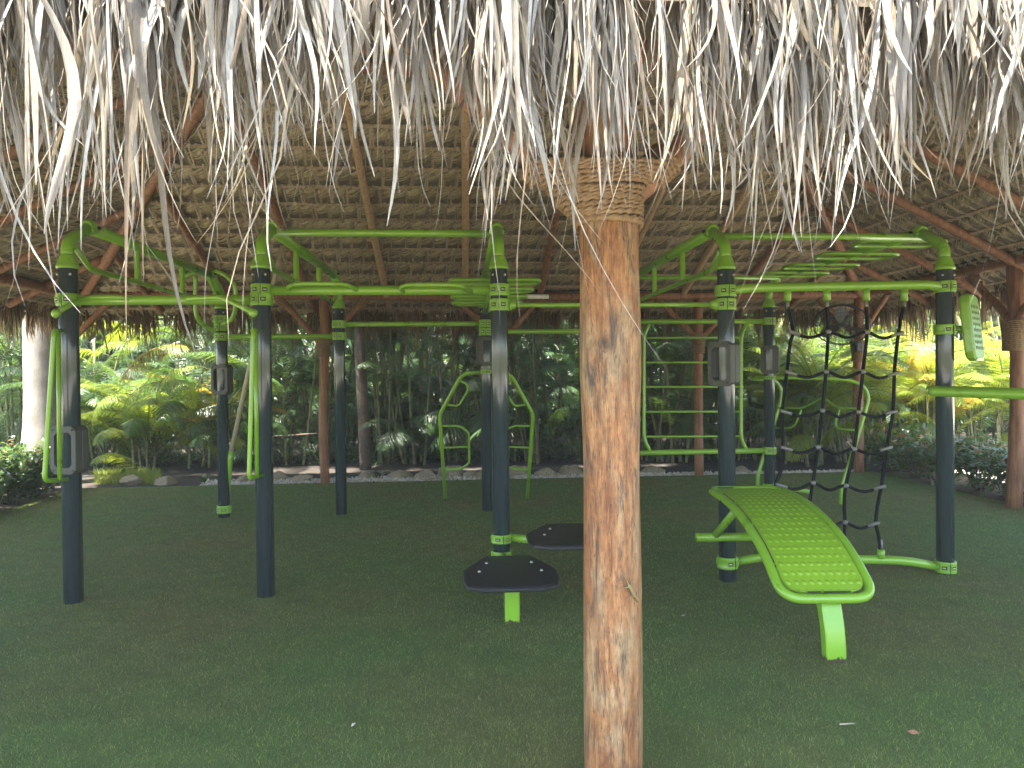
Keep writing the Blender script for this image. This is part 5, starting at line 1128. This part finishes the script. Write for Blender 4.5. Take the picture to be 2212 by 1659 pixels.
for b, k, s, lab in ((-.35, 0, 1.0, 'small dark shrub at the far end of the left hedge right of the leftmost post'), (-1.0, 1, 1.1, 'dark shrub of the left hedge seen behind the leftmost post'), (-1.7, 0, 1.15, 'dark glossy shrub in front of the thick grey palm trunk'), (-2.35, 1, 1.15, 'dark shrub with reddish tips under the green wire loop'), (-3.0, 0, 1.2, 'nearest dark shrub in view at the left edge of the picture'), (-3.7, 1, 1.2, 'dark shrub cut by the left border of the picture')):
    if b == -.35: s = 1.15
    shrub(-6.42 + .05 * math.sin(b * 5), b, k, s, lab, gl)
for b, k, s, lab, fl in ((.25, 2, 1.05, 'sparse shrub with red flowers around the foot of the fan post', 3), (-.45, 3, 1.1, 'red-flowered shrub right of the fan post at the turf edge', 1), (-1.05, 2, 1.15, 'leafy shrub between the net and the right front post', 1), (-1.65, 3, 1.15, 'bushy shrub just right of the right front post', 1), (-2.25, 2, 1.1, 'shrub with salmon new leaves left of the right-hand log post', 1), (-2.85, 3, 1.05, 'shrub growing round the foot of the right-hand log post', 1), (-3.5, 2, 1.1, 'nearest shrub of the right hedge at the picture edge', 1)):
    shrub(6.2 + .05 * math.sin(b * 7), b, k, s, lab, gr, fl)
# low plants and bright grass on the left bed
g = np.random.default_rng(12); n = 2600; px = g.uniform(205, 345, n); py = g.uniform(1018, 1044, n); q = np.array([G(a, b) for a, b in zip(px, py)]); q[:, 2] = -.03
d = np.concatenate([g.normal(0, .035, (n, 2)), g.uniform(.05, .15, (n, 1))], 1); C = np.stack([q, q + d * .55, q + d * np.array((1.5, 1.5, .95))], 1); s = np.stack([g.normal(0, 1, n), g.normal(0, 1, n), 0 * g.random(n)], 1); s /= np.linalg.norm(s, axis=1)[:, None]
m = MB(); m.ribbons(C, s[:, None] * np.array([.004, .005, .0005])[None, :, None]); tag(solo('bright_grass', m, M_LAWN), kind='stuff')
for px, py, sc_, lab in ((440, 1022, .5, 'small blue-green broad-leaved plant by the gravel left of the far left back post'), (820, 1012, .45, 'tuft of broad green leaves by the foot of the slender trunk'), (262, 1012, .45, 'low leafy weed in the sunlit grass')):
    c = G(px, py + 14); c[2] = -.03; t = thing('small_plant', c, lab, 'plant'); m = MB(); gg = np.random.default_rng(int(px)); n = 9; a = gg.uniform(0, 6.28, n); d = np.stack([np.cos(a) * .6, np.sin(a) * .6, gg.uniform(.5, 1, n)], 1); L = gg.uniform(.2, .42, n) * sc_ * 1.2
    C = np.zeros((n, 5, 3)); tt = np.linspace(0, 1, 5)
    for k in range(5): C[:, k] = d * (L * tt[k])[:, None] + np.array((0, 0, -.12 * sc_)) * tt[k] ** 2.5
    s = np.cross(d, (0, 0, 1.0)); s /= np.linalg.norm(s, axis=1)[:, None]; m.ribbons(C + c, s[:, None] * (np.array([.06, .5, 1, .8, .05])[None, :, None] * .035 * sc_ * 2)); part('leaf', m, M_BUSH, t)

# ================================================================== lizard on the big post
def onpost(px, py, lift):
    d = ray(px, py); c = C0[:2]; r = .104 + lift; A = d[0] ** 2 + d[1] ** 2; B = 2 * (d[0] * (CAM[0] - c[0]) + d[1] * (CAM[1] - c[1])); Cc = (CAM[0] - c[0]) ** 2 + (CAM[1] - c[1]) ** 2 - r * r
    D = B * B - 4 * A * Cc
    t = (-B - math.sqrt(max(D, 0))) / (2 * A); return CAM + d * t
lz = [((1340, 1235), .003, .0009), ((1346, 1240), .003, .0013), ((1352, 1250), .003, .0018), ((1356, 1259), .004, .0024), ((1360, 1267), .0055, .0042), ((1364, 1274), .006, .0062), ((1368, 1282), .0065, .0068), ((1371, 1287), .007, .0048), ((1375, 1292), .0085, .0058), ((1379, 1298), .008, .0042), ((1381, 1301), .007, .0022)]
legs = [(4, [((1353, 1269), .005, .0022), ((1344, 1269), .004, .0017), ((1339, 1273), .001, .0014)]), (4, [((1364, 1262), .004, .0022), ((1365, 1254), .004, .0016), ((1367, 1250), .001, .0013)]), (7, [((1365, 1287), .005, .0018), ((1359, 1291), .003, .0014), ((1357, 1295), .001, .0011)]), (7, [((1375, 1284), .004, .0018), ((1377, 1277), .003, .0014), ((1377, 1274), .001, .0011)])]
V, E, RAD = [], [], []
for (q, l, r) in lz: V.append(onpost(*q, l)); RAD.append(r)
E += [(i, i + 1) for i in range(len(lz) - 1)]
for root, ch in legs:
    pr = root
    for (q, l, r) in ch: V.append(onpost(*q, l)); RAD.append(r); E.append((pr, len(V) - 1)); pr = len(V) - 1
    f = V[pr]
    for k in range(3):
        an = 2.2 * k / 2 - 1.1; dd = (np.array(V[pr]) - np.array(V[E[-1][0] if k == 0 else pr - 1 - 0 * k])) if False else (np.array(onpost(*ch[-1][0], .001)) - np.array(onpost(*ch[-2][0], .001))); dd = dd / (np.linalg.norm(dd) + 1e-9)
        s_ = np.array((0.8, 0, 0.6)); tip = np.array(f) + (dd * math.cos(an) + np.cross((0, -1.0, 0), dd) * math.sin(an)) * .006; V.append(tip); RAD.append(.0006); E.append((pr, len(V) - 1))
o0 = np.array(V[5]); me = bpy.data.meshes.new('lizard'); me.from_pydata([tuple(np.array(v) - o0) for v in V], E, []); me.materials.append(M_LIZ)
lo = bpy.data.objects.new('lizard', me); COL.objects.link(lo); lo.location = Vector(o0); sk = lo.modifiers.new('skin', 'SKIN'); sk.use_smooth_shade = True
for i, sv in enumerate(me.skin_vertices[0].data): sv.radius = (RAD[i], RAD[i]); sv.use_root = (i == 5)
ss = lo.modifiers.new('sub', 'SUBSURF'); ss.levels = 1; ss.render_levels = 2
tag(lo, 'small olive-brown lizard clinging head down to the big wooden post', 'lizard')

# ================================================================== light
EL, AZ = R_(72), math.atan2(-.78, -.62)                     # towards the sun
sv = Vector((math.sin(AZ) * math.cos(EL), math.cos(AZ) * math.cos(EL), math.sin(EL)))
sd_ = bpy.data.lights.new('sun', 'SUN'); sd_.energy = 5.0; sd_.angle = R_(.53); sd_.color = (1, .95, .86); so = bpy.data.objects.new('sun', sd_); COL.objects.link(so); so.location = (0, 0, 20)
so.rotation_euler = sv.to_track_quat('Z', 'Y').to_euler()
w = bpy.data.worlds.new('World'); sc.world = w; w.use_nodes = True; nt = w.node_tree; bg = nt.nodes['Background']; sky = nt.nodes.new('ShaderNodeTexSky'); sky.sky_type = 'NISHITA'; sky.sun_disc = False; sky.sun_elevation = EL; sky.sun_rotation = AZ; sky.air_density = 1.0; sky.dust_density = 1.5
nt.links.new(sky.outputs[0], bg.inputs[0]); bg.inputs[1].default_value = .13
vs = sc.view_settings; sc.display_settings.display_device = 'sRGB'; vs.view_transform = 'Standard'; vs.look = 'None'; vs.gamma = 1.0; vs.exposure = 3.25; vs.use_curve_mapping = False
cy = sc.cycles; cy.max_bounces = 9; cy.diffuse_bounces = 6; cy.glossy_bounces = 3; cy.transmission_bounces = 3; cy.transparent_max_bounces = 4; cy.sample_clamp_indirect = 6.0; cy.use_denoising = True; cy.caustics_reflective = False; cy.caustics_refractive = False

# thin scattering volume added to imitate veiling glare in the lens
m = MB(); m.box((0, 8, 12.5), (90, 80, 29)); hz = solo('lens_veil_haze', m, mat('lens_veil_scatter', lambda h: None)); tag(hz, kind='stuff')
nt = hz.data.materials[0].node_tree; pv = nt.nodes.new('ShaderNodeVolumePrincipled'); pv.inputs['Density'].default_value = .0016; pv.inputs['Color'].default_value = (.93, .96, 1, 1); pv.inputs['Anisotropy'].default_value = .0
nt.links.new(pv.outputs[0], [n for n in nt.nodes if n.type == 'OUTPUT_MATERIAL'][0].inputs['Volume'])
cy.volume_bounces = 0
